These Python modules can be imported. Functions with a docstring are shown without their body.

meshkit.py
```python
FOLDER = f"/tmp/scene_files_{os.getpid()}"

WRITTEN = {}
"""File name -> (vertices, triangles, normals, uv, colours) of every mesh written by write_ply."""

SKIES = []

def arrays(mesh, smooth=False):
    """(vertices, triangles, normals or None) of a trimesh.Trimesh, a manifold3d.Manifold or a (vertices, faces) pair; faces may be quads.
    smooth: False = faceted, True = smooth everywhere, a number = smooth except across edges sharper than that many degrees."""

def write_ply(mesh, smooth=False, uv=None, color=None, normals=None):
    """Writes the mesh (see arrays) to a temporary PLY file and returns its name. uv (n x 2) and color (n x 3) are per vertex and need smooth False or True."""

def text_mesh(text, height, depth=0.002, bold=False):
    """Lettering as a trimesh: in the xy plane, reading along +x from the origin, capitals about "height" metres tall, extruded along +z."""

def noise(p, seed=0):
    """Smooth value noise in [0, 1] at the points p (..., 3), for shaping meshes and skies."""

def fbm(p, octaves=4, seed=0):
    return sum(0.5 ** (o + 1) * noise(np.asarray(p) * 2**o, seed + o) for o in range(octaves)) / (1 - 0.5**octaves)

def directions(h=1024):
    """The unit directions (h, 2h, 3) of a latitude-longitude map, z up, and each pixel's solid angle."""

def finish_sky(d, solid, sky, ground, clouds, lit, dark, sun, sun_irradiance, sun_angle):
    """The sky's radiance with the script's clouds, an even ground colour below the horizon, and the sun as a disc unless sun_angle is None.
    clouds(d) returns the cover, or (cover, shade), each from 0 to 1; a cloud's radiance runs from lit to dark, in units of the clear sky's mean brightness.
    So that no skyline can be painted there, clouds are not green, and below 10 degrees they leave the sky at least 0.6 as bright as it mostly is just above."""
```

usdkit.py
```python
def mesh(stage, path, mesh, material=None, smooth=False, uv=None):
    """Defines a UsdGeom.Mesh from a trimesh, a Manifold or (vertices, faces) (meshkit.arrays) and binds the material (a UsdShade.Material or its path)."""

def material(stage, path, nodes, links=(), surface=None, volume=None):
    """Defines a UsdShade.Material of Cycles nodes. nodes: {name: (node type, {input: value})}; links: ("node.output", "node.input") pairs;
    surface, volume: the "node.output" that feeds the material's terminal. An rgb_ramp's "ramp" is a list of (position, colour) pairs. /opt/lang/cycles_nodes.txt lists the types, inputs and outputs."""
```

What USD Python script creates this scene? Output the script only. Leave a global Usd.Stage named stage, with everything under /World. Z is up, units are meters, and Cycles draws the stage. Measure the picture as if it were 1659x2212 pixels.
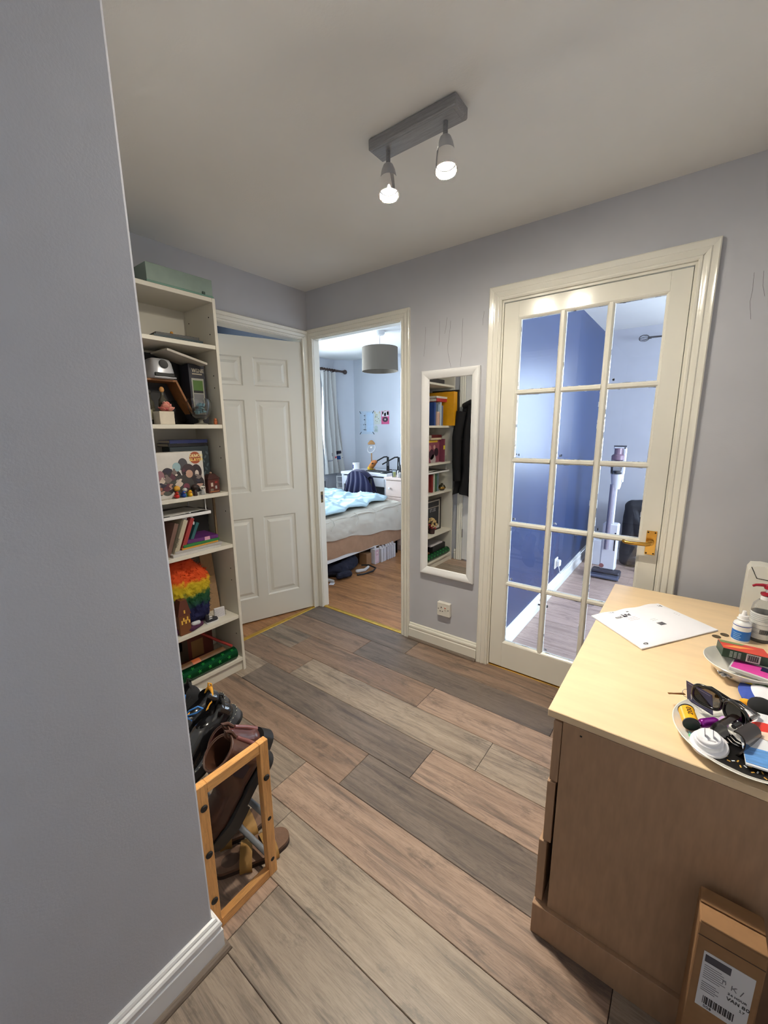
import math, random
import numpy as np, trimesh, manifold3d as m3, usdkit, meshkit
from shapely.geometry import Polygon, Point, box as sbox
from shapely.ops import unary_union
from shapely import affinity
from pxr import Usd, UsdGeom, UsdLux, UsdShade, Gf, Sdf, Vt
stage = Usd.Stage.CreateInMemory()
UsdGeom.SetStageUpAxis(stage, 'Z'); UsdGeom.SetStageMetersPerUnit(stage, 1.0)
UsdGeom.Xform.Define(stage, '/World'); UsdGeom.Scope.Define(stage, '/World/Looks')
PI = math.pi
# ---------------------------------------------------------------- camera
CAM = np.array([2.2848, -2.1234, 1.3779]); YAW, PITCH, ROLL, FPX = 0.65069, -0.19896, -0.01013, 878.33
def cam_axes():
    cy, sy, cp, sp = math.cos(YAW), math.sin(YAW), math.cos(PITCH), math.sin(PITCH)
    f = np.array([-sy*cp, cy*cp, sp]); r = np.array([cy, sy, 0]); u = np.cross(r, f)
    cr, sr = math.cos(ROLL), math.sin(ROLL)
    return cr*r+sr*u, -sr*r+cr*u, f
R_, U_, F_ = cam_axes()
cam = UsdGeom.Camera.Define(stage, '/World/camera')
cam.CreateHorizontalApertureAttr(36.0); cam.CreateVerticalApertureAttr(36.0*2212/1659)
cam.CreateFocalLengthAttr(36.0*FPX/1659); cam.CreateClippingRangeAttr(Gf.Vec2f(0.02, 200))
cam.CreateExposureAttr(0.0)
UsdGeom.Xformable(cam).AddTransformOp().Set(Gf.Matrix4d(*R_, 0, *U_, 0, *(-F_), 0, *CAM, 1))
# ---------------------------------------------------------------- sky, daylight and added fill light
sky = UsdLux.DomeLight.Define(stage, '/World/sky'); sky.CreateIntensityAttr(1.6); sky.CreateColorAttr(Gf.Vec3f(.72, .86, 1.0))
def window_light(name, center, normal, w, h, power, col=(.83, .92, 1.0)):
    """Daylight or added fill entering through a wall opening: a rectangle just outside it."""
    L = UsdLux.RectLight.Define(stage, '/World/' + name)
    L.CreateWidthAttr(w); L.CreateHeightAttr(h); L.CreateIntensityAttr(power); L.CreateColorAttr(Gf.Vec3f(*col))
    z = -np.array(normal, float); x = np.cross([0, 0, 1], z); x /= np.linalg.norm(x); y = np.cross(z, x)
    UsdGeom.Xformable(L).AddTransformOp().Set(Gf.Matrix4d(*map(float, x), 0, *map(float, y), 0, *map(float, z), 0, *center, 1))
window_light('daylight_bedroom', (-1.97, 1.0, 1.55), (1, 0, 0), 1.7, 1.3, 23)
window_light('daylight_living', (3.05, 2.87, 1.5), (0, -1, 0), 2.1, 1.25, 8)
window_light('daylight_living_side', (4.77, 1.35, 1.5), (-1, 0, 0), 1.9, 1.25, 30)  # added fill through an invented side window, brightens the living room walls
window_light('daylight_hall', (2.67, -3.55, 1.45), (-1, 0, 0), 1.2, 1.3, 1.4)
window_light('daylight_side_room', (-1.36, -.7, 1.6), (1, 0, 0), .6, .8, 2.5)  # added fill behind an invented opening, lifts the gap above the ajar door
BULB = 2750.0          # emission of the two spot bulbs
BULB_COL = (1.0, .915, .76)
# ---------------------------------------------------------------- materials
def S(r, g, b):
    f = lambda c: (c/255/12.92 if c/255 <= .04045 else ((c/255+.055)/1.055)**2.4)
    return (f(r), f(g), f(b))
_mats = {}
def mat(name, col, rough=.5, var=0.0, scale=8.0, stretch=(1, 1, 1), bump=0.0, bscale=60.0, metallic=0.0, coat=0.0, sheen=0.0, spec=.5, trans=0.0, emit=0.0, emit_col=None, ior=1.5, col2=None, rv=0.0, sss=0.0, detail=4.0):
    if name in _mats: return _mats[name]
    n = {'p': ('principled_bsdf', {'base_color': col, 'roughness': rough, 'metallic': metallic, 'coat_weight': coat, 'sheen_weight': sheen, 'specular_ior_level': spec, 'transmission_weight': trans, 'ior': ior})}
    l = []
    if emit: n['p'][1].update(emission_strength=emit, emission_color=emit_col or col)
    if var or bump or col2:
        n['tc'] = ('texture_coordinate', {}); n['mp'] = ('mapping', {'scale': stretch}); l.append(('tc.object', 'mp.vector'))
    if var or col2:
        n['nz'] = ('noise_texture', {'scale': scale, 'detail': detail, 'roughness': .6})
        a = col2 or tuple(max(0, c*(1-var)) for c in col); b = col if col2 else tuple(min(1, c*(1+var)) for c in col)
        n['rp'] = ('rgb_ramp', {'ramp': [(.32, a), (.68, b)]})
        l += [('mp.vector', 'nz.vector'), ('nz.fac', 'rp.fac'), ('rp.color', 'p.base_color')]
        if rv:
            n['mr'] = ('map_range', {'from_min': .3, 'from_max': .7, 'to_min': max(.02, rough-rv), 'to_max': rough+rv}); l += [('nz.fac', 'mr.value'), ('mr.result', 'p.roughness')]
    if bump:
        n['bn'] = ('noise_texture', {'scale': bscale, 'detail': 3}); n['bp'] = ('bump', {'strength': bump, 'distance': .002})
        l += [('mp.vector', 'bn.vector'), ('bn.fac', 'bp.height'), ('bp.normal', 'p.normal')]
    _mats[name] = usdkit.material(stage, '/World/Looks/'+name, n, l, surface='p.BSDF')
    return _mats[name]
def wood(name, a, b, rough=.45, axis='x', grain=1.0, knots=0.0, dark=None, seed=0.0, bump=.15, coat=0.0):
    """Long-grained timber: two tones streaked along one axis, fine pores, optional dark weathering."""
    st = {'x': (.9, 11, 11), 'y': (11, .9, 11), 'z': (11, 11, .9)}[axis]; fs = tuple(9*v/ (1 if v < 2 else 1) for v in st)
    n = {'tc': ('texture_coordinate', {}), 'mp': ('mapping', {'scale': st, 'location': (seed*3.1, seed*1.7, seed)}), 'mf': ('mapping', {'scale': tuple(v*15 for v in st), 'location': (seed, seed, seed)}),
         'n1': ('noise_texture', {'scale': 1.0*grain, 'detail': 5, 'roughness': .62, 'distortion': .35}), 'n2': ('noise_texture', {'scale': 1.6*grain, 'detail': 3, 'roughness': .7}),
         'r1': ('rgb_ramp', {'ramp': [(.28, a), (.44, tuple(.5*(p_+q_) for p_, q_ in zip(a, b))), (.52, tuple(min(1, 1.06*p_) for p_ in a)), (.72, b)]}), 'r2': ('rgb_ramp', {'ramp': [(.36, (.62, .60, .58)), (.54, (1, 1, 1))]}),
         'mx': ('mix', {'mix_type': 'multiply', 'fac': .55}), 'p': ('principled_bsdf', {'roughness': rough, 'coat_weight': coat, 'specular_ior_level': .45}),
         'bp': ('bump', {'strength': bump, 'distance': .001})}
    l = [('tc.object', 'mp.vector'), ('tc.object', 'mf.vector'), ('mp.vector', 'n1.vector'), ('mf.vector', 'n2.vector'), ('n1.fac', 'r1.fac'), ('n2.fac', 'r2.fac'), ('r1.color', 'mx.color1'), ('r2.color', 'mx.color2'), ('n2.fac', 'bp.height'), ('bp.normal', 'p.normal')]
    out = 'mx.color'
    if dark:
        n['m3'] = ('mapping', {'scale': tuple(v*.8 for v in st), 'location': (seed*5, seed*2, 0)})
        n['n3'] = ('noise_texture', {'scale': 2.6, 'detail': 7, 'roughness': .68, 'distortion': 1.1}); n['r3'] = ('rgb_ramp', {'ramp': [(.50, (0, 0, 0)), (.68, (1, 1, 1))]})
        n['n4'] = ('noise_texture', {'scale': 5, 'detail': 6, 'roughness': .75}); n['r4'] = ('rgb_ramp', {'ramp': [(.55, (0, 0, 0)), (.66, (.9, .9, .9))]})
        n['m4'] = ('mapping', {'scale': tuple(1.0 if v < 2 else 2.2 for v in st), 'location': (seed*4, seed*3, 0)})
        n['x3'] = ('mix', {'color2': dark}); n['x4'] = ('mix', {'color2': tuple(.55*c for c in dark)}); n['mm'] = ('math', {'math_type': 'multiply', 'value2': .72}); n['m5'] = ('math', {'math_type': 'multiply', 'value2': .5})
        l += [('tc.object', 'm3.vector'), ('m3.vector', 'n3.vector'), ('n3.fac', 'r3.fac'), ('r3.color', 'mm.value1'), ('mm.value', 'x3.fac'), (out, 'x3.color1'),
              ('tc.object', 'm4.vector'), ('m4.vector', 'n4.vector'), ('n4.fac', 'r4.fac'), ('r4.color', 'm5.value1'), ('m5.value', 'x4.fac'), ('x3.color', 'x4.color1')]
        out = 'x4.color'
    l.append((out, 'p.base_color'))
    _mats[name] = usdkit.material(stage, '/World/Looks/'+name, n, l, surface='p.BSDF')
    return _mats[name]
def pane_mat(name, tint=(.96, .98, 1.0), rough=.01):
    n = {'f': ('fresnel', {'IOR': 1.45}), 't': ('transparent_bsdf', {'color': tint}), 'g': ('glossy_bsdf', {'color': (1, 1, 1), 'roughness': rough}), 'm': ('mix_closure', {})}
    _mats[name] = usdkit.material(stage, '/World/Looks/'+name, n, [('f.fac', 'm.fac'), ('t.BSDF', 'm.closure1'), ('g.BSDF', 'm.closure2')], surface='m.closure')
    return _mats[name]
# ---------------------------------------------------------------- mesh helpers
def tm(v, f): return trimesh.Trimesh(np.asarray(v, float), np.asarray(f, int), process=False)
def man(m): o = m.to_mesh(); return tm(o.vert_properties[:, :3], o.tri_verts)
def toman(t):
    t = trimesh.Trimesh(t.vertices, t.faces, process=True)
    return m3.Manifold(m3.Mesh(np.asarray(t.vertices, np.float32), np.asarray(t.faces, np.uint32)))
def hull(pts): return man(m3.Manifold.hull_points(np.asarray(pts, float).tolist()))
def bb(x0, x1, y0, y1, z0, z1, b=.0015):
    """A box by its limits, edges chamfered by b."""
    b = min(b, .45*min(x1-x0, y1-y0, z1-z0))
    if b <= 0:
        m = trimesh.creation.box([x1-x0, y1-y0, z1-z0]); m.apply_translation([(x0+x1)/2, (y0+y1)/2, (z0+z1)/2]); return m
    P = []
    for sx in (0, 1):
        for sy in (0, 1):
            for sz in (0, 1):
                c = np.array([(x0, x1)[sx], (y0, y1)[sy], (z0, z1)[sz]]); d = np.array([1-2*sx, 1-2*sy, 1-2*sz])*b
                for k in range(3):
                    q = c+d; q[k] = c[k]; P.append(q)
    return hull(P)
def cat(*ms):
    ms = [m for x in ms for m in (x if isinstance(x, (list, tuple)) else [x])]
    return trimesh.util.concatenate(ms)
def T(m, x=0, y=0, z=0): m = m.copy(); m.apply_translation([x, y, z]); return m
def rotm(a, ax): return trimesh.transformations.rotation_matrix(math.radians(a), {'x': [1, 0, 0], 'y': [0, 1, 0], 'z': [0, 0, 1]}[ax])
def R(m, a, ax, about=None):
    m = m.copy()
    if about is not None: m.apply_translation(-np.array(about))
    m.apply_transform(rotm(a, ax))
    if about is not None: m.apply_translation(np.array(about))
    return m
def lathe(prof, seg=32):
    """A profile of (radius, z) turned about z; closed where it ends on the axis."""
    p = np.asarray(prof, float); n = len(p); a = np.arange(seg)*2*PI/seg
    v = np.stack([p[:, None, 0]*np.cos(a), p[:, None, 0]*np.sin(a), np.repeat(p[:, 1:2], seg, 1)], -1).reshape(-1, 3); f = []
    for i in range(n-1):
        for j in range(seg):
            k = (j+1) % seg; A, B, C, D = i*seg+j, i*seg+k, (i+1)*seg+k, (i+1)*seg+j; f += [(A, B, C), (A, C, D)]
    m = trimesh.Trimesh(v, f, process=True); m.update_faces(m.nondegenerate_faces()); return m
def cyl(r, h, seg=24, b=0.0, axis='z'):
    pr = [(0, 0), (r-b, 0), (r, b), (r, h-b), (r-b, h), (0, h)] if b else [(0, 0), (r, 0), (r, h), (0, h)]
    m = lathe(pr, seg)
    return m if axis == 'z' else R(m, 90, 'y') if axis == 'x' else R(m, -90, 'x')
def tube(pts, r, seg=10, closed=False):
    p = np.asarray(pts, float); n = len(p); r = np.broadcast_to(np.asarray(r, float), (n,))
    t = (np.roll(p, -1, 0)-np.roll(p, 1, 0)) if closed else np.gradient(p, axis=0); t /= np.linalg.norm(t, axis=1, keepdims=True)+1e-12
    a = np.cross(t[0], [0, 0, 1] if abs(t[0][2]) < .9 else [1, 0, 0]); A = []
    for i in range(n):
        a = a-t[i]*(a@t[i]); a = a/(np.linalg.norm(a)+1e-12); A.append(a)
    A = np.array(A); B = np.cross(t, A); g = np.arange(seg)*2*PI/seg
    v = (p[:, None]+r[:, None, None]*(np.cos(g)[None, :, None]*A[:, None]+np.sin(g)[None, :, None]*B[:, None])).reshape(-1, 3); f = []
    for i in range(n if closed else n-1):
        i2 = (i+1) % n
        for j in range(seg):
            k = (j+1) % seg; f += [(i*seg+j, i*seg+k, i2*seg+k), (i*seg+j, i2*seg+k, i2*seg+j)]
    v = list(v)
    if not closed:
        v += [p[0], p[-1]]; c0, c1 = len(v)-2, len(v)-1
        for j in range(seg):
            k = (j+1) % seg; f += [(c0, k, j), (c1, (n-1)*seg+j, (n-1)*seg+k)]
    m = tm(v, f); m.fix_normals(); return m
def ext(poly, h, z=0.0):
    gs = getattr(poly, 'geoms', [poly]); ms = [trimesh.creation.extrude_polygon(g, h, engine='earcut') for g in gs if g.area > 1e-10]
    return T(cat(ms), 0, 0, z)
def frame(m, o, xd, yd):
    """Puts a mesh drawn in the xy plane at o with its x and y along xd and yd."""
    xd = np.array(xd, float); xd /= np.linalg.norm(xd); yd = np.array(yd, float); yd -= xd*(xd@yd); yd /= np.linalg.norm(yd)
    M = np.eye(4); M[:3, 0], M[:3, 1], M[:3, 2], M[:3, 3] = xd, yd, np.cross(xd, yd), o; m = m.copy(); m.apply_transform(M); return m
def ell(c, r, sub=2):
    m = trimesh.creation.icosphere(subdivisions=sub); m.vertices *= np.broadcast_to(r, (3,)); return T(m, *c)
def sheet(P, th=.004):
    """A closed thin shell from a grid of points P (n, m, 3)."""
    P = np.asarray(P, float); n, m = P.shape[:2]
    du, dv = np.gradient(P, axis=0), np.gradient(P, axis=1); N = np.cross(du, dv); N /= np.linalg.norm(N, axis=2, keepdims=True)+1e-12
    v = np.concatenate([(P+N*th/2).reshape(-1, 3), (P-N*th/2).reshape(-1, 3)]); o = n*m; f = []
    I = lambda i, j: i*m+j
    for i in range(n-1):
        for j in range(m-1):
            a, b, c, d = I(i, j), I(i+1, j), I(i+1, j+1), I(i, j+1); f += [(a, b, c), (a, c, d), (a+o, c+o, b+o), (a+o, d+o, c+o)]
    rim = [I(i, 0) for i in range(n)]+[I(n-1, j) for j in range(1, m)]+[I(i, m-1) for i in range(n-2, -1, -1)]+[I(0, j) for j in range(m-2, 0, -1)]
    for a, b in zip(rim, rim[1:]+rim[:1]): f += [(a, a+o, b+o), (a, b+o, b)]
    return tm(v, f)
def blob(chain, ref=.012, it=12):
    """Hulls of spheres ((x,y,z,r),(x,y,z,r)) joined and smoothed into one skin."""
    U = None
    for a, b in chain:
        h = m3.Manifold.hull_points(np.concatenate([trimesh.creation.icosphere(subdivisions=2).vertices*q[3]+np.array(q[:3]) for q in (a, b)]).tolist()); U = h if U is None else U+h
    t = man(U.refine_to_length(ref)); t = trimesh.Trimesh(t.vertices, t.faces, process=True)
    trimesh.smoothing.filter_taubin(t, lamb=.5, nu=.53, iterations=it); return t
def cut(a, b): return man(toman(a)-toman(b))
def loft(secs):
    """Closed loft through rings of equal point counts, ends capped."""
    S_ = np.asarray(secs, float); n, m = S_.shape[:2]; v = list(S_.reshape(-1, 3)); f = []
    for i in range(n-1):
        for j in range(m):
            k = (j+1) % m; f += [(i*m+j, i*m+k, (i+1)*m+k), (i*m+j, (i+1)*m+k, (i+1)*m+j)]
    v += [S_[0].mean(0), S_[-1].mean(0)]; c0, c1 = len(v)-2, len(v)-1
    for j in range(m):
        k = (j+1) % m; f += [(c0, k, j), (c1, (n-1)*m+j, (n-1)*m+k)]
    t = tm(v, f); t.fix_normals(); return t
def ringloft(secs):
    """Rings joined one to the next and the last back to the first: a closed moulding."""
    S_ = np.asarray(secs, float); n, m = S_.shape[:2]; f = []
    for i in range(n):
        for j in range(m):
            k, i2 = (j+1) % m, (i+1) % n; f += [(i*m+j, i*m+k, i2*m+k), (i*m+j, i2*m+k, i2*m+j)]
    t = tm(S_.reshape(-1, 3), f); t.fix_normals(); return t
def sweep_profile(path, prof, up=(0, 0, 1)):
    """Profile points (w, d) carried along mitred stations: path = list of (origin, w-vector, d-vector)."""
    return loft([[np.array(o, float)+w*np.array(a, float)+d*np.array(b, float) for w, d in prof] for o, a, b in path])
def text(s, h, o, xd, yd, depth=.0006, bold=False, center=False):
    m = meshkit.text_mesh(s, h, depth, bold)
    if center: m.apply_translation([-m.bounds.mean(0)[0], 0, 0])
    return frame(m, o, xd, yd)
# ---------------------------------------------------------------- scene tree helpers
_used = {}
def path_for(parent, name):
    base = '/World' if parent is None else str(parent.GetPath()); k = (base, name); i = _used.get(k, 0); _used[k] = i+1
    return f'{base}/{name}' + (f'_{i:03d}' if i else '')
def tag(p, label=None, cat_=None, group=None, kind=None):
    for k, v in (('label', label), ('category', cat_), ('group', group), ('kind', kind)):
        if v: p.SetCustomDataByKey(k, v)
    return p
def thing(name, label, cat_, loc=(0, 0, 0), rz=0.0, group=None, tilt=None):
    x = UsdGeom.Xform.Define(stage, path_for(None, name)); x.AddTranslateOp().Set(Gf.Vec3d(*map(float, loc)))
    if rz: x.AddRotateZOp().Set(float(rz))
    if tilt:
        if tilt[0]: x.AddRotateYOp().Set(float(tilt[0]))
        if len(tilt) > 1 and tilt[1]: x.AddRotateXOp().Set(float(tilt[1]))
    return tag(x.GetPrim(), label, cat_, group)
def part(parent, name, mesh, m, smooth=30, label=None, kind=None):
    return tag(usdkit.mesh(stage, path_for(parent, name), mesh, m, smooth=smooth).GetPrim(), label, None, None, kind)
def single(name, mesh, m, label, cat_, group=None, smooth=30, kind=None):
    """A thing that is one mesh; given in world coordinates, its origin set at its base."""
    c = mesh.bounds.mean(0); c[2] = mesh.bounds[0][2]
    p = usdkit.mesh(stage, path_for(None, name), T(mesh, *(-c)), m, smooth=smooth); UsdGeom.Xformable(p).AddTranslateOp().Set(Gf.Vec3d(*map(float, c)))
    return tag(p.GetPrim(), label, cat_, group, kind)
def struct(name, mesh, m, smooth=30, label=None):
    return tag(usdkit.mesh(stage, path_for(None, name), mesh, m, smooth=smooth).GetPrim(), label, None, None, 'structure')
def sgroup(name, label=None):
    return tag(UsdGeom.Xform.Define(stage, path_for(None, name)).GetPrim(), label, None, None, 'structure')
def dup(root, loc, rz=0.0, label=None, group=None):
    r = thing(root.GetName().rstrip('0123456789').rstrip('_') if root.GetName()[-4:-3] == '_' and root.GetName()[-3:].isdigit() else root.GetName(), label or root.GetCustomDataByKey('label'), root.GetCustomDataByKey('category'), loc, rz, group or root.GetCustomDataByKey('group'))
    r.GetReferences().AddInternalReference(root.GetPath()); r.SetInstanceable(True); return r
# ================================================================ the rooms
HC = 2.324
M_wall = mat('wall_lavender_paint', S(191, 192, 198), .75, var=.03, scale=3, bump=.12, bscale=220)
M_ceil = mat('ceiling_white_paint', S(226, 225, 222), .85, var=.02, scale=2, bump=.15, bscale=150)
M_trim = mat('cream_gloss_paint', S(231, 228, 216), .16, var=.015, scale=5, bump=.10, bscale=90, spec=.5)
M_white = mat('white_satin_paint', S(232, 232, 232), .3, var=.01, scale=5)
M_bedwall = mat('bedroom_pale_blue_paint', S(204, 207, 214), .75, var=.02, scale=3, bump=.1, bscale=200)
M_blue = mat('royal_blue_paint', S(36, 55, 97), .36, var=.10, scale=2.5, bump=.06, bscale=60)
M_grey = mat('living_grey_paint', S(184, 184, 192), .7, var=.03, scale=3, bump=.1, bscale=200)
M_brass = mat('polished_brass', S(218, 170, 84), .22, metallic=1.0, var=.06, scale=30)
M_brassdull = mat('worn_brass_strip', S(206, 168, 78), .38, metallic=.85, var=.12, scale=40)
M_chrome = mat('brushed_steel', S(160, 160, 165), .3, metallic=1.0)
M_black = mat('black_plastic', S(18, 18, 20), .4)
M_pane = pane_mat('clear_pane')
M_frost = usdkit.material(stage, '/World/Looks/paint_smear_white', {'d': ('diffuse_bsdf', {'color': S(225, 228, 235)}), 't': ('translucent_bsdf', {'color': S(225, 230, 240)}), 'm': ('mix_closure', {'fac': .65})}, [('d.BSDF', 'm.closure1'), ('t.BSDF', 'm.closure2')], surface='m.closure')
def wall_poly(name, poly, th, o, xd, m, yd=(0, 0, 1)): return struct(name, frame(ext(poly, th), o, xd, yd), m, smooth=False)
R4 = lambda x0, z0, x1, z1: sbox(x0, z0, x1, z1)
wall_back = wall_poly('wall_back', R4(-1.9, 0, 4.7, HC)-R4(.034, -.1, .841, 2.029)-R4(1.414, -.1, 2.229, 2.022), .055, (0, .055, 0), (1, 0, 0), M_wall)
wall_poly('wall_left', R4(0, 0, 1.833, HC)-R4(.030, -.1, .850, 2.029), .1, (0, 0, 0), (0, -1, 0), M_wall)
# hairline cracks in the plaster above the mirror
M_crack = mat('plaster_crack', S(120, 118, 122), .9)
for pts in ([(.979, 1.951), (.981, 1.925), (.978, 1.901), (.977, 1.86), (.970, 1.793)], [(1.071, 1.970), (1.072, 1.92), (1.069, 1.88), (1.068, 1.841)], [(1.139, 1.96), (1.136, 1.91), (1.125, 1.831), (1.128, 1.79), (1.147, 1.716)],
            [(1.213, 1.96), (1.211, 1.90), (1.212, 1.85), (1.210, 1.792), (1.205, 1.716)], [(1.333, 1.975), (1.329, 1.94), (1.328, 1.908)], [(2.383, 1.93), (2.386, 1.87), (2.384, 1.83), (2.394, 1.768)], [(2.409, 1.93), (2.413, 1.88), (2.423, 1.842)], [(1.116, 1.98), (1.113, 1.94), (1.104, 1.898)]):
    part(wall_back, 'plaster_crack', tube([(x, -.0002, z) for x, z in pts], .0005 if pts[0][0] > 2 else .0007, 5), M_crack, label='thin dark hairline crack')
struct('wall_side', ext(Polygon([(1.3014, -4.7), (1.4014, -4.7), (1.4014, -1.7385), (1.3999, -1.7345), (1.3960, -1.733), (1.3014, -1.733)]), HC), M_wall, smooth=False)
struct('wall_recess', frame(ext(R4(0, 0, 1.301, HC)-R4(.40, -.1, 1.18, 2.02), .1), (0, -1.733, 0), (1, 0, 0), (0, 0, 1)), M_wall, smooth=False)
struct('wall_right', frame(ext(R4(-4.7, 0, 0, HC)-R4(-4.15, .8, -2.95, 2.1), .1), (2.56, 0, 0), (0, 1, 0), (0, 0, 1)), M_wall, smooth=False)
struct('wall_front', bb(1.3, 2.66, -4.7, -4.6, 0, HC, 0), M_wall, smooth=False)
struct('ceiling', bb(-1.95, 4.75, -4.75, 2.85, HC, HC+.08, 0), M_ceil, smooth=False)
# bedroom, small side room and living room shells
struct('wall_bedroom_left', frame(ext(R4(0, 0, 2.35, HC)-R4(.15, .9, 1.72, 2.12), .1), (-1.9, .1, 0), (0, 1, 0), (0, 0, 1)), M_bedwall, smooth=False)
struct('wall_bedroom_back', bb(-1.9, 1.06, 2.34, 2.44, 0, HC, 0), M_bedwall, smooth=False)
struct('wall_bedroom_right', bb(.95, 1.06, .055, 2.34, 0, HC, 0), M_bedwall, smooth=False)
struct('trim_1', frame(ext(Polygon([(-1.8, 2.13), (-1.62, 2.34), (-1.8, 2.34)]), HC), (0, 0, 0), (1, 0, 0), (0, 1, 0)), M_bedwall, smooth=False, label='chamfered corner strip of the bedroom wall')  # slanted strip across the bedroom corner, same paint as the walls
struct('wall_bedroom_near', bb(-1.8, .030, .055, .062, 0, HC, 0), M_bedwall, smooth=False)
M_closet = mat('side_room_blue_grey_paint', S(120, 128, 142), .7)
struct('wall_side_room_left', frame(ext(R4(-1.4, 0, 0, HC)-R4(-1.0, 1.2, -.4, 2.0), .1), (-1.3, 0, 0), (0, 1, 0), (0, 0, 1)), M_closet, smooth=False)
struct('wall_side_room_front', bb(-1.3, -.1, -1.5, -1.4, 0, HC, 0), M_closet, smooth=False)
struct('wall_side_room_back', bb(-1.2, -.1, -.012, 0, 0, HC, 0), M_closet, smooth=False)
struct('wall_living_left', bb(1.33, 1.43, .055, 2.7, 0, HC, 0), M_blue, smooth=False)
struct('wall_living_back', frame(ext(R4(1.33, 0, 4.7, HC)-R4(2.04, .88, 4.06, 2.10), .1), (0, 2.8, 0), (1, 0, 0), (0, 0, 1)), M_grey, smooth=False)
struct('wall_living_right', frame(ext(R4(.055, 0, 2.7, HC)-R4(.40, .88, 2.30, 2.10), .1), (4.6, 0, 0), (0, 1, 0), (0, 0, 1)), M_grey, smooth=False)
# floors: hall planks are pieces of their own
M_sub = mat('dark_underlay', S(30, 26, 23), .9)
floor = struct('floor', cat(bb(0, 2.56, -4.7, .03, -.05, -.011, 0)), M_sub, smooth=False)
tones = {'pink': (S(166, 141, 123), S(134, 110, 94)), 'brown': (S(146, 122, 104), S(112, 90, 76)), 'light': (S(162, 146, 129), S(130, 115, 102)), 'dark': (S(122, 109, 99), S(88, 77, 70)), 'grey': (S(148, 133, 118), S(112, 99, 88))}
M_pl = {(k, i): wood(f'plank_{k}_{i}', a, b, rough=.42, axis='x', dark=S(70, 64, 62), seed=7.3*i+len(k), bump=.25) for k, (a, b) in tones.items() for i in range(3)}
rows = {0: [(.97, 'dark'), (2.2, 'brown'), (9, 'pink')], 1: [(.70, 'brown'), (1.90, 'dark'), (9, 'brown')], 2: [(.33, 'grey'), (1.30, 'brown'), (2.47, 'pink'), (9, 'brown')], 3: [(.55, 'brown'), (1.708, 'light'), (9, 'light')],
        4: [(.36, 'light'), (1.512, 'dark'), (9, 'pink')], 5: [(.15, 'grey'), (1.301, 'brown'), (2.46, 'dark'), (9, 'grey')], 6: [(1.113, 'grey'), (2.27, 'pink'), (9, 'light')], 7: [(.08, 'pink'), (1.243, 'grey'), (2.4, 'light'), (9, 'dark')],
        8: [(.25, 'dark'), (1.405, 'pink'), (9, 'grey')], 9: [(.9, 'brown'), (2.05, 'grey'), (9, 'brown')], 10: [(1.75, 'brown'), (9, 'light')]}
rng = random.Random(5); PW = .19; y1 = .0
edges = [.012, -.197, -.387]+[-.577-PW*k for k in range(22)]
for k in range(len(edges)-1):
    ya, yb = edges[k], edges[k+1]
    if yb < -4.62: break
    L = rows.get(k) or [(.3+rng.random()*1.0, rng.choice(list(tones))), (1.6+rng.random()*.6, rng.choice(list(tones))), (9, rng.choice(list(tones)))]
    x = 0.0
    for j, (xe, tone) in enumerate(L):
        xe = min(xe, 2.56)
        if xe-x > .01: part(floor, 'plank', bb(x+.0007, xe-.0007, yb+.0007, ya-.0007, -.011, 0, .0016), M_pl[(tone, rng.randrange(3))], smooth=False)
        x = xe
M_oak = wood('bedroom_oak_laminate', S(178, 128, 84), S(140, 94, 58), rough=.35, axis='x', dark=S(98, 66, 42), seed=2.0, bump=.1)
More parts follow.
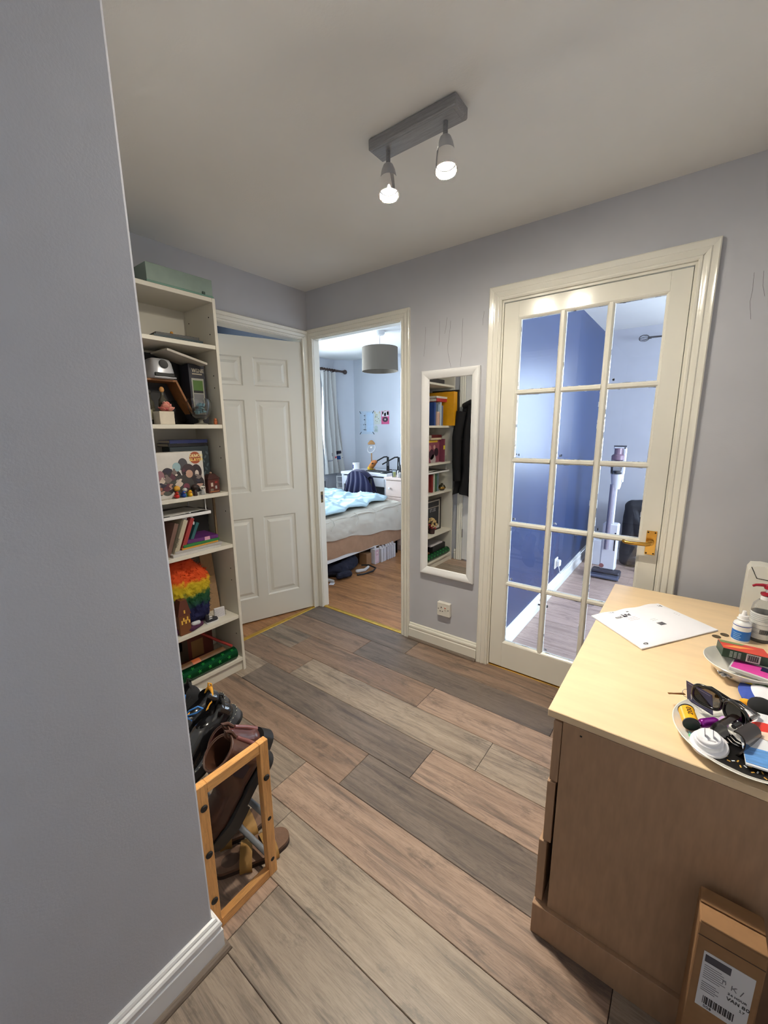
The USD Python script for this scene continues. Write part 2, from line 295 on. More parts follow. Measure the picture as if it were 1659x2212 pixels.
struct('floor_001', bb(-1.85, 1.0, .031, 2.36, -.05, -.001, 0), M_oak, smooth=False)
struct('floor_002', bb(-1.25, -.001, -1.45, .03, -.05, -.001, 0), M_oak, smooth=False)
living = struct('floor_003', bb(1.34, 4.65, .031, 2.72, -.05, -.010, 0), M_sub, smooth=False)
M_lv = [wood(f'living_board_{i}', S(194-6*i, 168-5*i, 156-5*i), S(170-6*i, 144-5*i, 133-5*i), rough=.35, axis='x', dark=S(140, 116, 106), seed=11+4.0*i, bump=.1) for i in range(2)]
for k in range(14):
    x = 1.43
    for xe in (1.43+.5+.62*((k*37) % 5)/5, 3.0+.4*((k*17) % 4)/4, 4.62):
        part(living, 'plank', bb(x+.0003, xe-.0003, .032+.19*k+.0003, .032+.19*(k+1)-.0003, -.010, -.0005, .0008), M_lv[(k+int(xe*3)) % 2], smooth=False); x = xe
# ---------------------------------------------------------------- skirting
SK = [(0, 0), (.017, 0), (.017, .070), (.0135, .073), (.0135, .079), (.016, .083), (.0165, .090), (.014, .097), (.009, .100), (.0085, .105), (.006, .110), (0, .112)]
def skirting(name, pts, normals, m=M_trim, hscale=1.0, strip=None):
    g = sgroup(name); o3 = [(x, y, 0) for x, y in pts]
    part(g, 'skirting_board', sweep_profile([(o, (*n, 0), (0, 0, 1)) for o, n in zip(o3, normals)], [(d, z*hscale) for d, z in SK]), m, smooth=20)
    if strip: part(g, 'floor_beading', sweep_profile([(o, (*n, 0), (0, 0, 1)) for o, n in zip(o3, normals)], [(.0172, .0003), (.030, .0003), (.030, .004), (.027, .010), (.022, .014), (.0172, .016)]), strip, smooth=20)
    return g
M_bead = wood('beading_brown', S(126, 112, 100), S(96, 84, 74), rough=.4, axis='y', seed=3)
M_bead2 = wood('beading_brown_x', S(126, 112, 100), S(96, 84, 74), rough=.4, axis='x', seed=4)
skirting('baseboard_back', [(.879, 0), (1.364, 0)], [(0, -1), (0, -1)], strip=M_bead2)
skirting('baseboard_side', [(1.4014, -4.6), (1.4014, -1.733), (1.19, -1.733)], [(1, 0), (1, 1), (0, 1)], m=M_white, strip=M_bead)
skirting('baseboard_recess', [(.32, -1.733), (.338, -1.733)], [(0, 1), (0, 1)])
skirting('baseboard_right', [(2.56, 0), (2.56, -4.6)], [(-1, 0), (-1, 0)], m=M_white)
skirting('baseboard_right_of_door', [(2.272, 0), (2.543, 0)], [(0, -1), (0, -1)])
skirting('baseboard_living_left', [(1.43, 2.7), (1.43, .060)], [(1, 0), (1, 0)], m=M_white, hscale=.95, strip=mat('white_beading', S(210, 208, 208), .4))
skirting('baseboard_living_back', [(4.6, 2.7), (1.447, 2.7)], [(0, -1), (0, -1)], m=M_white, hscale=.95)
skirting('baseboard_bedroom_back', [(.95, 2.34), (-1.62, 2.34)], [(0, -1), (0, -1)], m=M_white)
# ---------------------------------------------------------------- door frames
AR = [(0, 0), (0, .010), (.006, .014), (.012, .014), (.016, .010), (.022, .012), (.030, .0165), (.036, .0175), (.040, .014), (.052, .016), (.060, .019), (.064, .016), (.064, 0)]
def architrave(parent, x0, x1, zt, to, m=M_trim, ws=1.0, left=1.0):
    """Mitred moulding round an opening; to(x, z, d) gives the world point at distance d from the wall."""
    P = [[(p[0]*ws, p[1]) for p in AR]]
    st = [(x0, 0, -left, 0), (x0, zt, -left, 1), (x1, zt, 1, 1), (x1, 0, 1, 0)]
    for a, b in ((0, 1), (1, 2), (2, 3)):
        secs = [[to(st[i][0]+w*st[i][2], st[i][1]+w*st[i][3], d) for w, d in P[0]] for i in (a, b)]
        part(parent, 'architrave', loft(secs), m, smooth=25)
back_to = lambda x, z, d: (x, -d, z)
left_to = lambda s, z, d: (d, -s, z)
rec_to = lambda x, z, d: (x, -1.733+d, z)
# bedroom doorway (no door leaf in view)
d1 = sgroup('door_1', 'cream doorway into the bedroom')
architrave(d1, .0555, .8137, 2.008, back_to, ws=.98, left=.86)
for nm, bx in (('jamb', (.0345, .0580, .0, .055, 0, 2.004)), ('jamb', (.8157, .8400, .0, .055, 0, 2.004)), ('head', (.0345, .84, .0, .055, 2.004, 2.028))): part(d1, nm, bb(*bx, .001), M_trim, smooth=False)
part(d1, 'strike_plate', cat(bb(.0580, .0590, .012, .036, .84, .925, .0003)), mat('aged_brass', S(120, 100, 66), .4, metallic=.9), smooth=False)
part(d1, 'strike_hole', bb(.0588, .0594, .017, .031, .866, .90, 0), M_black, smooth=False)
for z in (.850, .914): part(d1, 'screw', T(cyl(.003, .001, 10, axis='x'), .0589, .024, z), M_black)
half_round = [(-.018, 0), (.018, 0), (.016, .0035), (.008, .006), (-.008, .006), (-.016, .0035)]
def strip(parent, a, b, m=M_brassdull):
    a, b = np.array([*a, .0004]), np.array([*b, .0004]); d = (b-a)/np.linalg.norm(b-a); n = np.cross([0, 0, 1], d)
    part(parent, 'threshold_strip', loft([[o+w*n+np.array([0, 0, h]) for w, h in half_round] for o in (a, b)]), m, smooth=40)
strip(d1, (.0585, .014), (.8150, .014))
# glazed living-room door
d2 = sgroup('door_2', 'cream fifteen-pane glazed door to the living room')
architrave(d2, 1.4317, 2.2117, 2.008, back_to, ws=1.03)
for nm, bx in (('jamb', (1.4152, 1.4392, .0, .055, 0, 1.999)), ('jamb', (2.2033, 2.2277, .0, .055, 0, 1.999)), ('head', (1.4152, 2.2277, .0, .055, 1.9965, 2.0205))): part(d2, nm, bb(*bx, .001), M_trim, smooth=False)
part(d2, 'door_stop', cat(bb(1.4392, 1.446, .0445, .054, 0, 1.996, .001), bb(2.1965, 2.2033, .0445, .054, 0, 1.996, .001)), M_trim, smooth=False)
strip(d2, (1.4396, .022), (2.203, .022), M_brass)
yd0, yd1 = .004, .042; gx = [1.527, 1.7225, 1.921, 2.118]; gz = [.176, .523, .868, 1.214, 1.560, 1.906]; hb = .012
part(d2, 'hinge_stile', bb(1.4412, gx[0]-hb, yd0, yd1, .012, 1.992, .0015), M_trim, smooth=False)
part(d2, 'lock_stile', bb(gx[3]+hb, 2.2012, yd0, yd1, .012, 1.992, .0015), M_trim, smooth=False)
part(d2, 'bottom_rail', bb(gx[0]-hb, gx[3]+hb, yd0, yd1, .012, gz[0]-hb, .0008), M_trim, smooth=False)
part(d2, 'top_rail', bb(gx[0]-hb, gx[3]+hb, yd0, yd1, gz[5]+hb, 1.992, .0008), M_trim, smooth=False)
def bar_prof(c, half, vertical, a, b):
    """A glazing bar with ovolo edges, running a to b."""
    pr = [(-half, yd0+.012), (-half*.72, yd0+.006), (-half*.45, yd0+.002), (half*.45, yd0+.002), (half*.72, yd0+.006), (half, yd0+.012), (half, yd1-.008), (half*.4, yd1-.002), (-half*.4, yd1-.002), (-half, yd1-.008)]
    return loft([[(c+w, y, t) if vertical else (t, y, c+w) for w, y in pr] for t in (a, b)])
for i in (1, 2): part(d2, 'glazing_bar', bar_prof(gx[i], .0145, True, gz[0]-hb, gz[5]+hb), M_trim, smooth=20)
for k in (1, 2, 3, 4):
    for i in range(3): part(d2, 'glazing_bar', bar_prof(gz[k], .0125, False, gx[i]-.013*(i == 0)+.0135*(i > 0), gx[i+1]+.013*(i == 2)-.0135*(i < 2)), M_trim, smooth=20)
bead = [(0, yd0+.001), (.004, yd0+.003), (.010, yd0+.010), (.010, yd1-.010), (0, yd1-.002)]
rect = [(gx[0]-hb, gz[0]-hb, 1, 1), (gx[3]+hb, gz[0]-hb, -1, 1), (gx[3]+hb, gz[5]+hb, -1, -1), (gx[0]-hb, gz[5]+hb, 1, -1)]
for i in range(4):
    A, B = rect[i], rect[(i+1) % 4]
    part(d2, 'glazing_bead', loft([[(q[0]+w*q[2], y, q[1]+w*q[3]) for w, y in bead] for q in (A, B)]), M_trim, smooth=20)
r2 = random.Random(3)
for k in range(5):
    for i in range(3):
        xa, xb, za, zb = gx[i]+(.0135 if i else -.003), gx[i+1]-(.0135 if i < 2 else -.003), gz[k]+(.012 if k else -.003), gz[k+1]-(.012 if k < 4 else -.003)
        pane = part(d2, 'pane', bb(xa, xb, .021, .025, za, zb, 0), M_pane, smooth=False)
        fl = []
        for _ in range(26):     # ragged brush marks of paint round the edge of the glass
            e = r2.randrange(4); t = r2.random(); w, h = .004+.010*r2.random(), .0008+.0016*r2.random()*(2.2 if r2.random() < .12 else 1)
            if e < 2: cx = xa+(xb-xa)*t; cz = (za+h/2) if e == 0 else (zb-h/2); sx, sz = w, h
            else: cz = za+(zb-za)*t; cx = (xa+h/2) if e == 2 else (xb-h/2); sx, sz = h, w
            fl.append(bb(max(xa, cx-sx), min(xb, cx+sx), .0202, .0207, max(za, cz-sz), min(zb, cz+sz), 0))
        for _ in range(5 if r2.random() < .7 else 0): a_ = r2.random(); fl.append(bb(xa+.008+.014*a_, xa+.012+.014*a_, .0202, .0207, za+.010+.008*r2.random(), za+.020+.006*r2.random(), 0))
        part(pane, 'paint_flecks', cat(fl), M_frost, smooth=False, kind='stuff')
hnd = part(d2, 'handle_plate', bb(2.151, 2.190, -.001, .0035, .814, .924, .001), M_brass, smooth=False, label='brass back plate of the lever handle')
for x in (2.157, 2.184):
    for z in (.821, .917): part(hnd, 'screw', T(cyl(.0036, .0016, 12, axis='y'), x, -.0015, z), mat('dark_screw', S(60, 44, 24), .5, metallic=.7))
lever = cat(T(cyl(.0125, .016, 20, axis='y', b=.002), 2.1705, -.017, .872), tube([(2.1705, -.012, .872), (2.1705, -.034, .872), (2.1655, -.044, .872), (2.152, -.047, .871), (2.12, -.047, .869), (2.095, -.046, .868), (2.080, -.044, .869), (2.070, -.040, .871), (2.066, -.034, .872)], [.0085, .0085, .0088, .0088, .0082, .0076, .008, .0085, .006], 14))
part(hnd, 'lever', lever, M_brass, smooth=50)
# left six-panel door, standing ajar into the side room
d3 = sgroup('door_3', 'cream six-panel door standing ajar beside the bookcase')
architrave(d3, .057, .824, 2.008, left_to, ws=.86)
for nm, (sa, sb, za, zb) in (('jamb', (.0305, .0545, 0, 2.004)), ('jamb', (.8255, .8495, 0, 2.004)), ('head', (.0305, .8495, 2.004, 2.028))): part(d3, nm, bb(-.1, 0, -sb, -sa, za, zb, .001), M_trim, smooth=False)
strip(d3, (-.004, -.056), (-.004, -.824))
M_door = mat('cream_door_paint', S(224, 221, 210), .35, var=.015, scale=4, bump=.08, bscale=140)
W_, H_ = .762, 1.986
cols = [(.105, .345), (.417, .657)]; prow = [(.185, .780), (.960, 1.585), (1.675, 1.862)]
openings = [R4(a, c, b, d) for a, b in cols for c, d in prow]
face = ext(R4(0, .008, W_, H_)-unary_union(openings), .010, .025)
leaf = [cat(bb(0, W_, .008, H_, 0, .0255, .001), face)]
pan = []
for a, b in cols:
    for c, d in prow:
        sec = lambda q, z: [(a+q, c+q, z), (b-q, c+q, z), (b-q, d-q, z), (a+q, d-q, z)]
        pan.append((cat(loft([sec(.020, .0245), sec(.026, .0250), sec(.046, .0325), sec(.050, .0325)])), ringloft([sec(0, .0350), sec(.009, .0262), sec(.020, .0256), sec(.020, .0250), sec(.0, .0250)])))
ca, sa_ = math.cos(math.radians(20)), math.sin(math.radians(20))
on_leaf = lambda m: frame(m, np.array([-.008, -.0565, 0])-.035*np.array([ca, -sa_, 0]), (-sa_, -ca, 0), (0, 0, 1))
flip = lambda m: on_leaf(m)
def lf(m):
    # local x along the leaf from the hinge, y up, z out of the room-side face
    M = np.eye(4); M[:3, 0] = (-sa_, -ca, 0); M[:3, 1] = (0, 0, 1); M[:3, 2] = (ca, -sa_, 0); M[:3, 3] = np.array([-.008, -.0575, 0])-.035*np.array([ca, -sa_, 0])
    m = m.copy(); m.apply_transform(M); m.fix_normals(); return m
dl = part(d3, 'door_leaf', lf(leaf[0]), M_door, smooth=False)
for p_, q_ in pan: part(dl, 'raised_panel', lf(p_), M_door, smooth=False); part(dl, 'panel_moulding', lf(q_), M_door, smooth=False)
# recess cupboard door, seen in the mirror
d4 = sgroup('door_4', 'white cupboard door in the recess wall')
architrave(d4, .402, 1.178, 2.0, rec_to, ws=.9)
part(d4, 'door_leaf', bb(.403, 1.177, -1.775, -1.738, .008, 1.998, .001), M_white, smooth=False)
for a, b in ((.50, .75), (.83, 1.08)):
    for c, d in ((.2, .78), (.96, 1.58), (1.68, 1.86)): part(d4, 'raised_panel', bb(a, b, -1.7385, -1.733, c, d, .004), M_white, smooth=False)
part(d4, 'hinge', T(cyl(.006, .09, 12), .404, -1.731, .25), M_chrome)
# windows
def window(name, o, xd, w, h, nv, label):
    g = sgroup(name, label); F = lambda m: frame(m, o, xd, (0, 0, 1)); t = .05
    part(g, 'window_frame', F(ext(R4(0, 0, w, h)-unary_union([R4(t+(w-t)/nv*i, t, (w-t)/nv*(i+1), h-t) for i in range(nv)]), .05)), M_white, smooth=False)
    for i in range(nv): part(g, 'pane', F(T(ext(R4(t+(w-t)/nv*i-.004, t-.004, (w-t)/nv*(i+1)+.004, h-t+.004), .004), 0, 0, .02)), M_pane, smooth=False)
window('window_1', (-1.88, .2501, .9001), (0, 1, 0), 1.5698, 1.2198, 2, 'white bedroom window behind the curtain')
window('window_2', (2.0401, 2.78, .8801), (1, 0, 0), 2.0198, 1.2198, 3, 'living room window')
window('window_4', (4.64, .4001, .8801), (0, 1, 0), 1.8998, 1.2198, 3, 'added unseen side window that brightens the living room')  # unseen window, added only to carry the side fill
window('window_3', (2.60, -4.1499, .8001), (0, 1, 0), 1.1998, 1.2998, 2, 'hall window behind the viewer')
# ================================================================ ceiling spotlight
M_gunmetal = mat('brushed_grey_steel', S(142, 142, 145), .42, metallic=.25, var=.15, scale=20, stretch=(1, 12, 12))
M_bulb = mat('lit_bulb', (1, 1, 1), .3, emit=BULB, emit_col=BULB_COL)
M_shade = pane_mat('clear_acrylic', (.93, .93, .93), .05)
M_collar = mat('grey_lamp_collar', S(176, 176, 178), .35)
lt = thing('ceiling_spotlight', 'grey steel bar ceiling light with two lit spot bulbs', 'ceiling light', (1.465, -.862, HC))
part(lt, 'bar', bb(-.162, .162, -.040, .040, -.034, 0, .004), M_gunmetal, smooth=False)
part(lt, 'bar_plate', bb(-.150, .150, -.030, .030, -.0355, -.033, .001), M_gunmetal, smooth=False)
for x in (-.108, .108):
    hd = part(lt, 'spot_stem', T(cyl(.0075, .045, 16, b=.001), x, 0, -.078), M_gunmetal)
    col = lathe([(0, 0), (.010, 0), (.017, -.006), (.023, -.022), (.0285, -.052), (.0300, -.0805), (.0285, -.0805), (.0275, -.052), (.0, -.050)], 32)
    A = lambda m: T(R(R(m, -7, 'y'), -8, 'x'), x, 0, -.074)
    part(hd, 'collar', A(col), M_collar, smooth=40)
    part(hd, 'acrylic_shade', A(lathe([(.0288, -.050), (.0325, -.075), (.0350, -.104), (.0335, -.104), (.0310, -.075), (.0286, -.056)], 32)), M_shade, smooth=40)
    part(hd, 'lit_bulb', A(lathe([(0, -.066), (.0262, -.066), (.0270, -.0775), (.0235, -.0818), (.0150, -.0848), (0, -.0858)], 32)), M_bulb, smooth=60)
# ================================================================ mirror, socket
M_mirror = mat('mirror_glass', (.90, .91, .90), .015, metallic=1.0)
mr = thing('wall_mirror', 'tall narrow mirror in a white frame on the wall between the doors', 'mirror', (1.149, 0, .486))
mx0, mx1, mz0, mz1 = -.181, .181, 0, 1.222
pf = [(0, -.002), (0, -.022), (.006, -.029), (.016, -.031), (.030, -.026), (.044, -.018), (.047, -.010), (.047, -.006)]
cor = [(mx0, mz0, 1, 1), (mx1, mz0, -1, 1), (mx1, mz1, -1, -1), (mx0, mz1, 1, -1)]
for i in range(4):
    part(mr, 'frame_side', loft([[(q[0]+w*q[2], d, q[1]+w*q[3]) for w, d in pf] for q in (cor[i], cor[(i+1) % 4])]), M_white, smooth=35)
part(mr, 'mirror_glass', bb(mx0+.046, mx1-.046, -.010, -.006, mz0+.046, mz1-.046, 0), M_mirror, smooth=False)
M_sock = mat('socket_plastic', S(226, 222, 212), .3)
so = thing('wall_socket', 'single white wall socket with a switch low on the wall under the mirror', 'socket', (1.143, 0, .233))
part(so, 'face_plate', bb(-.044, .044, -.026, 0, 0, .088, .003), M_sock, smooth=False)
M_hole = mat('dark_hole', (.01, .01, .01), .8)
part(so, 'pin_hole', bb(-.016, -.011, -.0265, -.025, .052, .061, 0), M_hole); part(so, 'pin_hole', bb(-.025, -.017, -.0265, -.025, .030, .034, 0), M_hole); part(so, 'pin_hole', bb(-.009, -.001, -.0265, -.025, .030, .034, 0), M_hole)
part(so, 'screw', T(cyl(.003, .001, 10, axis='y'), -.034, -.0268, .046), M_hole); part(so, 'screw', T(cyl(.003, .001, 10, axis='y'), .034, -.0268, .046), M_hole)
rk = part(so, 'rocker_switch', bb(.010, .020, -.030, -.025, .044, .064, .001), M_sock, smooth=False); part(rk, 'indicator', bb(.011, .019, -.0306, -.0295, .056, .063, 0), mat('red_indicator', S(205, 90, 60), .4), smooth=False)
# ================================================================ bookcase
M_case = mat('bookcase_white_laminate', S(214, 209, 196), .45, var=.01, scale=4)
bx0, bx1, by0, by1 = .026, .306, -1.690, -.888
bc = thing('bookcase', 'tall cream open bookcase filled with books and trinkets', 'bookcase', (.166, -1.289, 0))
B_ = lambda *a: T(bb(*a), -.166, 1.289, 0)
part(bc, 'side_panel', B_(bx0, bx1, by0, by0+.016, 0, 2.022, .001), M_case, smooth=False)
part(bc, 'side_panel', B_(bx0, bx1, by1-.016, by1, 0, 2.022, .001), M_case, smooth=False)
SH = [(.062, .082), (.327, .347), (.749, .769), (1.040, 1.060), (1.394, 1.414), (1.783, 1.802), (2.003, 2.0225)]
for i, (a, b) in enumerate(SH): part(bc, 'top_panel' if i == 6 else 'shelf', B_(bx0+.004, bx1-(.001 if i in (0, 6) else .004), by0+.016, by1-.016, a, b, .001), M_case, smooth=False)
part(bc, 'plinth', B_(bx1-.030, bx1-.014, by0+.016, by1-.016, 0, .0622, .001), M_case, smooth=False)
part(bc, 'back_panel', B_(bx0, bx0+.004, by0+.014, by1-.014, .06, 2.01, 0), M_case, smooth=False)
for z in (1.94, 1.86, 1.66, 1.60, 1.30, 1.24, .95, .62, .55, .22):
    for x in (.07, .262): part(bc, 'shelf_pin_hole', T(cyl(.0032, .0012, 10, axis='y'), x-.166, by1-.0172+1.289, z), M_hole)
part(bc, 'wall_strip', B_(.150, .164, by1-.026, by1-.016, .770, 1.038, .001), mat('tan_strip', S(150, 128, 98), .5), smooth=False, label='thin tan metal strip on the side panel')
# things on the bookcase. z of each shelf top:
Z = [b for a, b in SH]
M_paper = mat('book_paper', S(222, 214, 196), .8, var=.12, scale=300, stretch=(.02, .02, 1))
_bk = [0]
def colmat(c, rough=.45, **k):
    nm = 'paint_%02x%02x%02x_%d' % (*[int(v) for v in c], int(rough*100)); return mat(nm, S(*c), rough, var=k.get('var', .05), scale=k.get('scale', 25), coat=k.get('coat', 0), bump=k.get('bump', 0), bscale=k.get('bscale', 60))
def book_mesh(w, h, t):
    """Standing book: spine towards +x at x=0, depth -w, height h, thickness t along y."""
    cov = cat(bb(-w, 0, -t/2, -t/2+.002, 0, h, .0004), bb(-w, 0, t/2-.002, t/2, 0, h, .0004), bb(-.002, .0012, -t/2, t/2, 0, h, .0006)); pg = bb(-w+.003, -.002, -t/2+.002, t/2-.002, .003, h-.003, 0); return cov, pg
def book(label, c, loc, w=.15, h=.21, t=.022, pose='stand', lean=0.0, rz=0.0, group=None, title=None, tcol=(230, 225, 210), cat_='book', strip_c=None):
    b = thing('book', label, cat_, loc, group=group); cov, pg = book_mesh(w, h, t); ex = []
    if title: ex.append(('title', text(title, min(t*.55, .012), (.0013, -t*.2, h*.22), (0, 0, 1), (0, -1, 0)), colmat(tcol)))
    if strip_c: ex.append(('spine_label', bb(-.0005, .0018, -t/2-.0002, t/2+.0002, h*.55, h*.72, 0), colmat(strip_c)))
    def place(m):
        if pose == 'flat': m = T(R(m, -90, 'x'), 0, -h/2, t/2)     # spine still to +x, length along y
        if lean: m = R(m, lean, 'x')
        if rz: m = R(m, rz, 'z')
        return m
    parts = [place(cov), place(pg)]; z0 = min(p.bounds[0][2] for p in parts)
    part(b, 'cover', T(parts[0], 0, 0, -z0), colmat(c), smooth=False); part(b, 'pages', T(parts[1], 0, 0, -z0), M_paper, smooth=False)
    for n, m, mm in ex: part(b, n, T(place(m), 0, 0, -z0), mm, smooth=False)
    return b
def carton(name, label, cat_, c, loc, sx, sy, sz, rz=0.0, extra=(), group=None, tilt=None, rough=.5, nm='body'):
    """A box standing on loc, with printed pieces laid on its faces."""
    b = thing(name, label, cat_, loc, rz, group, tilt); part(b, nm, bb(-sx/2, sx/2, -sy/2, sy/2, 0, sz, .0015), colmat(c, rough), smooth=False)
    for n, m, cc in extra: part(b, n, m, colmat(cc) if isinstance(cc, tuple) else cc, smooth=False)
    return b
FX = lambda hx, y0, y1, z0, z1, t=.0006: bb(hx-.0002, hx+t, y0, y1, z0, z1, 0)      # printed piece on a +x face
# top: mint storage box
b = carton('storage_box', 'mint green storage box lying on top of the bookcase', 'storage box', (134, 152, 143), (.185, -1.048, Z[6]), .23, .308, .082, nm='body')
part(b, 'lid_rim', bb(-.118, .118, -.157, .157, 0, .010, .002), colmat((104, 142, 128))); part(b, 'clasp', bb(.114, .121, .098, .112, .008, .020, .001), colmat((60, 80, 72)))
# compartment 1: dark flat stack
book('dark teal book lying flat on the second shelf from the top', (38, 58, 66), (.255, -1.06, Z[5]), w=.17, h=.235, t=.020, pose='flat')
book('thin black book lying on the dark teal book near the top', (26, 24, 26), (.235, -1.055, Z[5]+.0202), w=.15, h=.20, t=.016, pose='flat', rz=-6)
single('small_ball', ell((.214, -1.075, Z[5]+.0365+.007), .007), colmat((214, 150, 60)), 'tiny orange ball on the black book near the bookcase top', 'ball')
carton('flat_box', 'long dark flat case at the left end of the second highest shelf', 'case', (48, 44, 46), (.17, -1.42, Z[5]), .16, .30, .05)
# compartment 2
M_wood2 = wood('shelf_crate_wood', S(150, 100, 58), S(116, 74, 42), axis='y', seed=5)
cr = thing('wooden_crate', 'open brown wooden tray box on edge behind the perfume bottles', 'crate', (.155, -1.135, Z[4]))
part(cr, 'back_board', bb(-.10, -.09, -.11, .095, 0, .215, .001), M_wood2, smooth=False); part(cr, 'top_board', bb(-.09, .05, -.11, .062, .205, .215, .001), M_wood2, smooth=False); part(cr, 'side_board', bb(-.09, .05, -.11, -.10, 0, .205, .001), M_wood2, smooth=False)
part(cr, 'slanted_board', R(T(bb(-.09, .05, -.005, .005, -.21, 0, .001), 0, .062, .213), 24, 'x', (0, .062, .213)), M_wood2, smooth=False)
M_silver = mat('silver_plastic', S(196, 198, 204), .28, metallic=.3)
dv = thing('toaster_gadget', 'silver and white rounded gadget with an oval dial on the wooden tray', 'gadget', (.165, -1.135, Z[4]+.2155))
sec = lambda z, hx, hy, r: [(math.copysign(abs(math.cos(a))**.5, math.cos(a))*hx, math.copysign(abs(math.sin(a))**.5, math.sin(a))*hy, z) for a in np.arange(28)*2*PI/28]
part(dv, 'body', loft([sec(0, .062, .052, 0), sec(.006, .066, .056, 0), sec(.036, .066, .055, 0), sec(.074, .056, .050, 0), sec(.090, .045, .044, 0), sec(.095, .030, .036, 0)]), M_silver, smooth=40)
part(dv, 'mouth', bb(.055, .0675, -.046, .046, .008, .026, .003), M_black); part(dv, 'mouth_lip', bb(.060, .071, -.052, .052, .002, .008, .002), M_silver)
part(dv, 'dial', frame(lathe([(0, 0), (.019, 0), (.021, .002), (.019, .004), (0, .003)], 28), (.0595, 0, .066), (0, 1.25, 0), (-.25, 0, 1)), M_black, smooth=40)
single('picture_board', T(R(R(bb(-.11, .11, -.10, .10, -.0055, .0055, .001), 0, 'y'), -13, 'x'), .165, -1.038, 1.735), colmat((178, 172, 160)), 'pale grey flat board leaning at a slant across the crowded shelf', 'board')
wb = carton('wine_box', 'tall dark carton lettered WINE standing behind the glass jar', 'carton', (40, 40, 50), (.165, -.965, Z[4]), .09, .085, .300,
    extra=(('title', text('WINE', .017, (.0455, -.027, .262), (0, 1, 0), (0, 0, 1), bold=True), (176, 168, 150)), ('title_underline', FX(.0455, -.026, .026, .250, .256), (150, 142, 124)),
           ('panel', FX(.0452, -.032, .032, .05, .232), (150, 150, 140)), ('green_print', FX(.0456, -.026, .026, .172, .222), (72, 104, 44)), ('dark_print', FX(.0456, -.026, .026, .160, .172), (24, 24, 26)), ('grey_print', FX(.0456, -.026, .026, .07, .155), (112, 112, 116))))
M_glass = mat('clear_glass', (.96, .98, .98), .02, trans=1.0, ior=1.45)
jar = thing('glass_jar', 'rounded glass jar with blue trinkets at the front of the crowded shelf', 'jar', (.246, -.988, Z[4]))
part(jar, 'bowl', lathe([(.0, .026), (.026, .027), (.045, .048), (.056, .085), (.058, .112), (.052, .128), (.0505, .128), (.0555, .112), (.0535, .085), (.043, .051), (.025, .031), (0, .030)], 36), M_glass, smooth=50)
part(jar, 'stem_foot', lathe([(0, 0), (.034, 0), (.034, .004), (.012, .010), (.011, .024), (.016, .0262), (0, .0262)], 30), colmat((120, 116, 104)))
rng = random.Random(2); part(jar, 'blue_trinkets', cat([R(bb(-.014, .014, -.004, .004, -.009, .009, .002), rng.random()*180, 'x').apply_translation([(rng.random()-.5)*.036, (rng.random()-.5)*.05, .056+rng.random()*.045]) for _ in range(14)]), colmat((120, 168, 184)), kind='stuff')
single('red_trinket', cat(T(cyl(.009, .022, 14, b=.003), .272, -.923, Z[4]), ell((.272, -.923, Z[4]+.026), .0075)), colmat((168, 92, 52)), 'small red and orange figure beside the jar foot', 'figurine')
single('black_bowl', T(R(lathe([(0, 0), (.055, .004), (.062, .014), (.060, .018), (.052, .009), (0, .006)], 30), 72, 'y'), .12, -1.052, Z[4]+.062), colmat((24, 24, 26), .25), 'black round dish standing on edge behind the white cube', 'dish')
carton('white_cube_box', 'plain white cube box at the shelf edge under a pink rose', 'box', (206, 196, 178), (.262, -1.178, Z[4]), .066, .068, .060)
rose = thing('pink_rose', 'pink fabric rose resting on the white cube box', 'artificial flower', (.258, -1.160, Z[4]+.0602))
for k in range(12):
    a, r, z = k*2.4, (.006 if k < 3 else .016 if k < 7 else .026), (.034 if k < 3 else .024 if k < 7 else .012)
    part(rose, 'petal', T(R(R(ell((0, 0, 0), (.0045, .015, .013)), 25 if k < 7 else 45, 'y'), math.degrees(a), 'z'), r*math.cos(a), r*math.sin(a), z), colmat([(206, 128, 116), (196, 112, 104), (214, 144, 128)][k % 3], .7), smooth=60)
part(rose, 'base', ell((0, 0, .012), (.018, .018, .012)), colmat((176, 84, 84), .7))
def corked(label, x, y, r, h, c, cc):
    b = thing('corked_bottle', label, 'bottle', (x, y, Z[4])); part(b, 'bottle', lathe([(0, 0), (r, 0), (r, h*.55), (r*.9, h*.66), (r*.38, h*.74), (r*.36, h*.86), (0, h*.86)], 24), mat('smoky_glass', S(120, 116, 100), .08, trans=.6), smooth=35)
    part(b, 'stopper', T(ell((0, 0, h*.93), (r*.55, r*.55, h*.08)), 0, 0, 0), colmat(cc)); part(b, 'label', lathe([(r+.0004, h*.15), (r+.0006, h*.16), (r+.0006, h*.45), (r+.0004, h*.46)], 24), colmat(c)); return b
corked('squat perfume bottle with a cork ball stopper next to the pink rose', .200, -1.146, .020, .178, (150, 140, 110), (196, 142, 82))
corked('short perfume bottle with dark stopper at the far left of the trinkets', .215, -1.235, .026, .150, (158, 156, 132), (40, 38, 36))
corked('dark little perfume bottle behind the white cube box', .17, -1.195, .020, .165, (96, 92, 76), (52, 50, 44))
carton('black_box', 'black box at the back of the crowded shelf behind the gadget', 'box', (26, 25, 28), (.072, -1.075, Z[4]), .07, .30, .345)
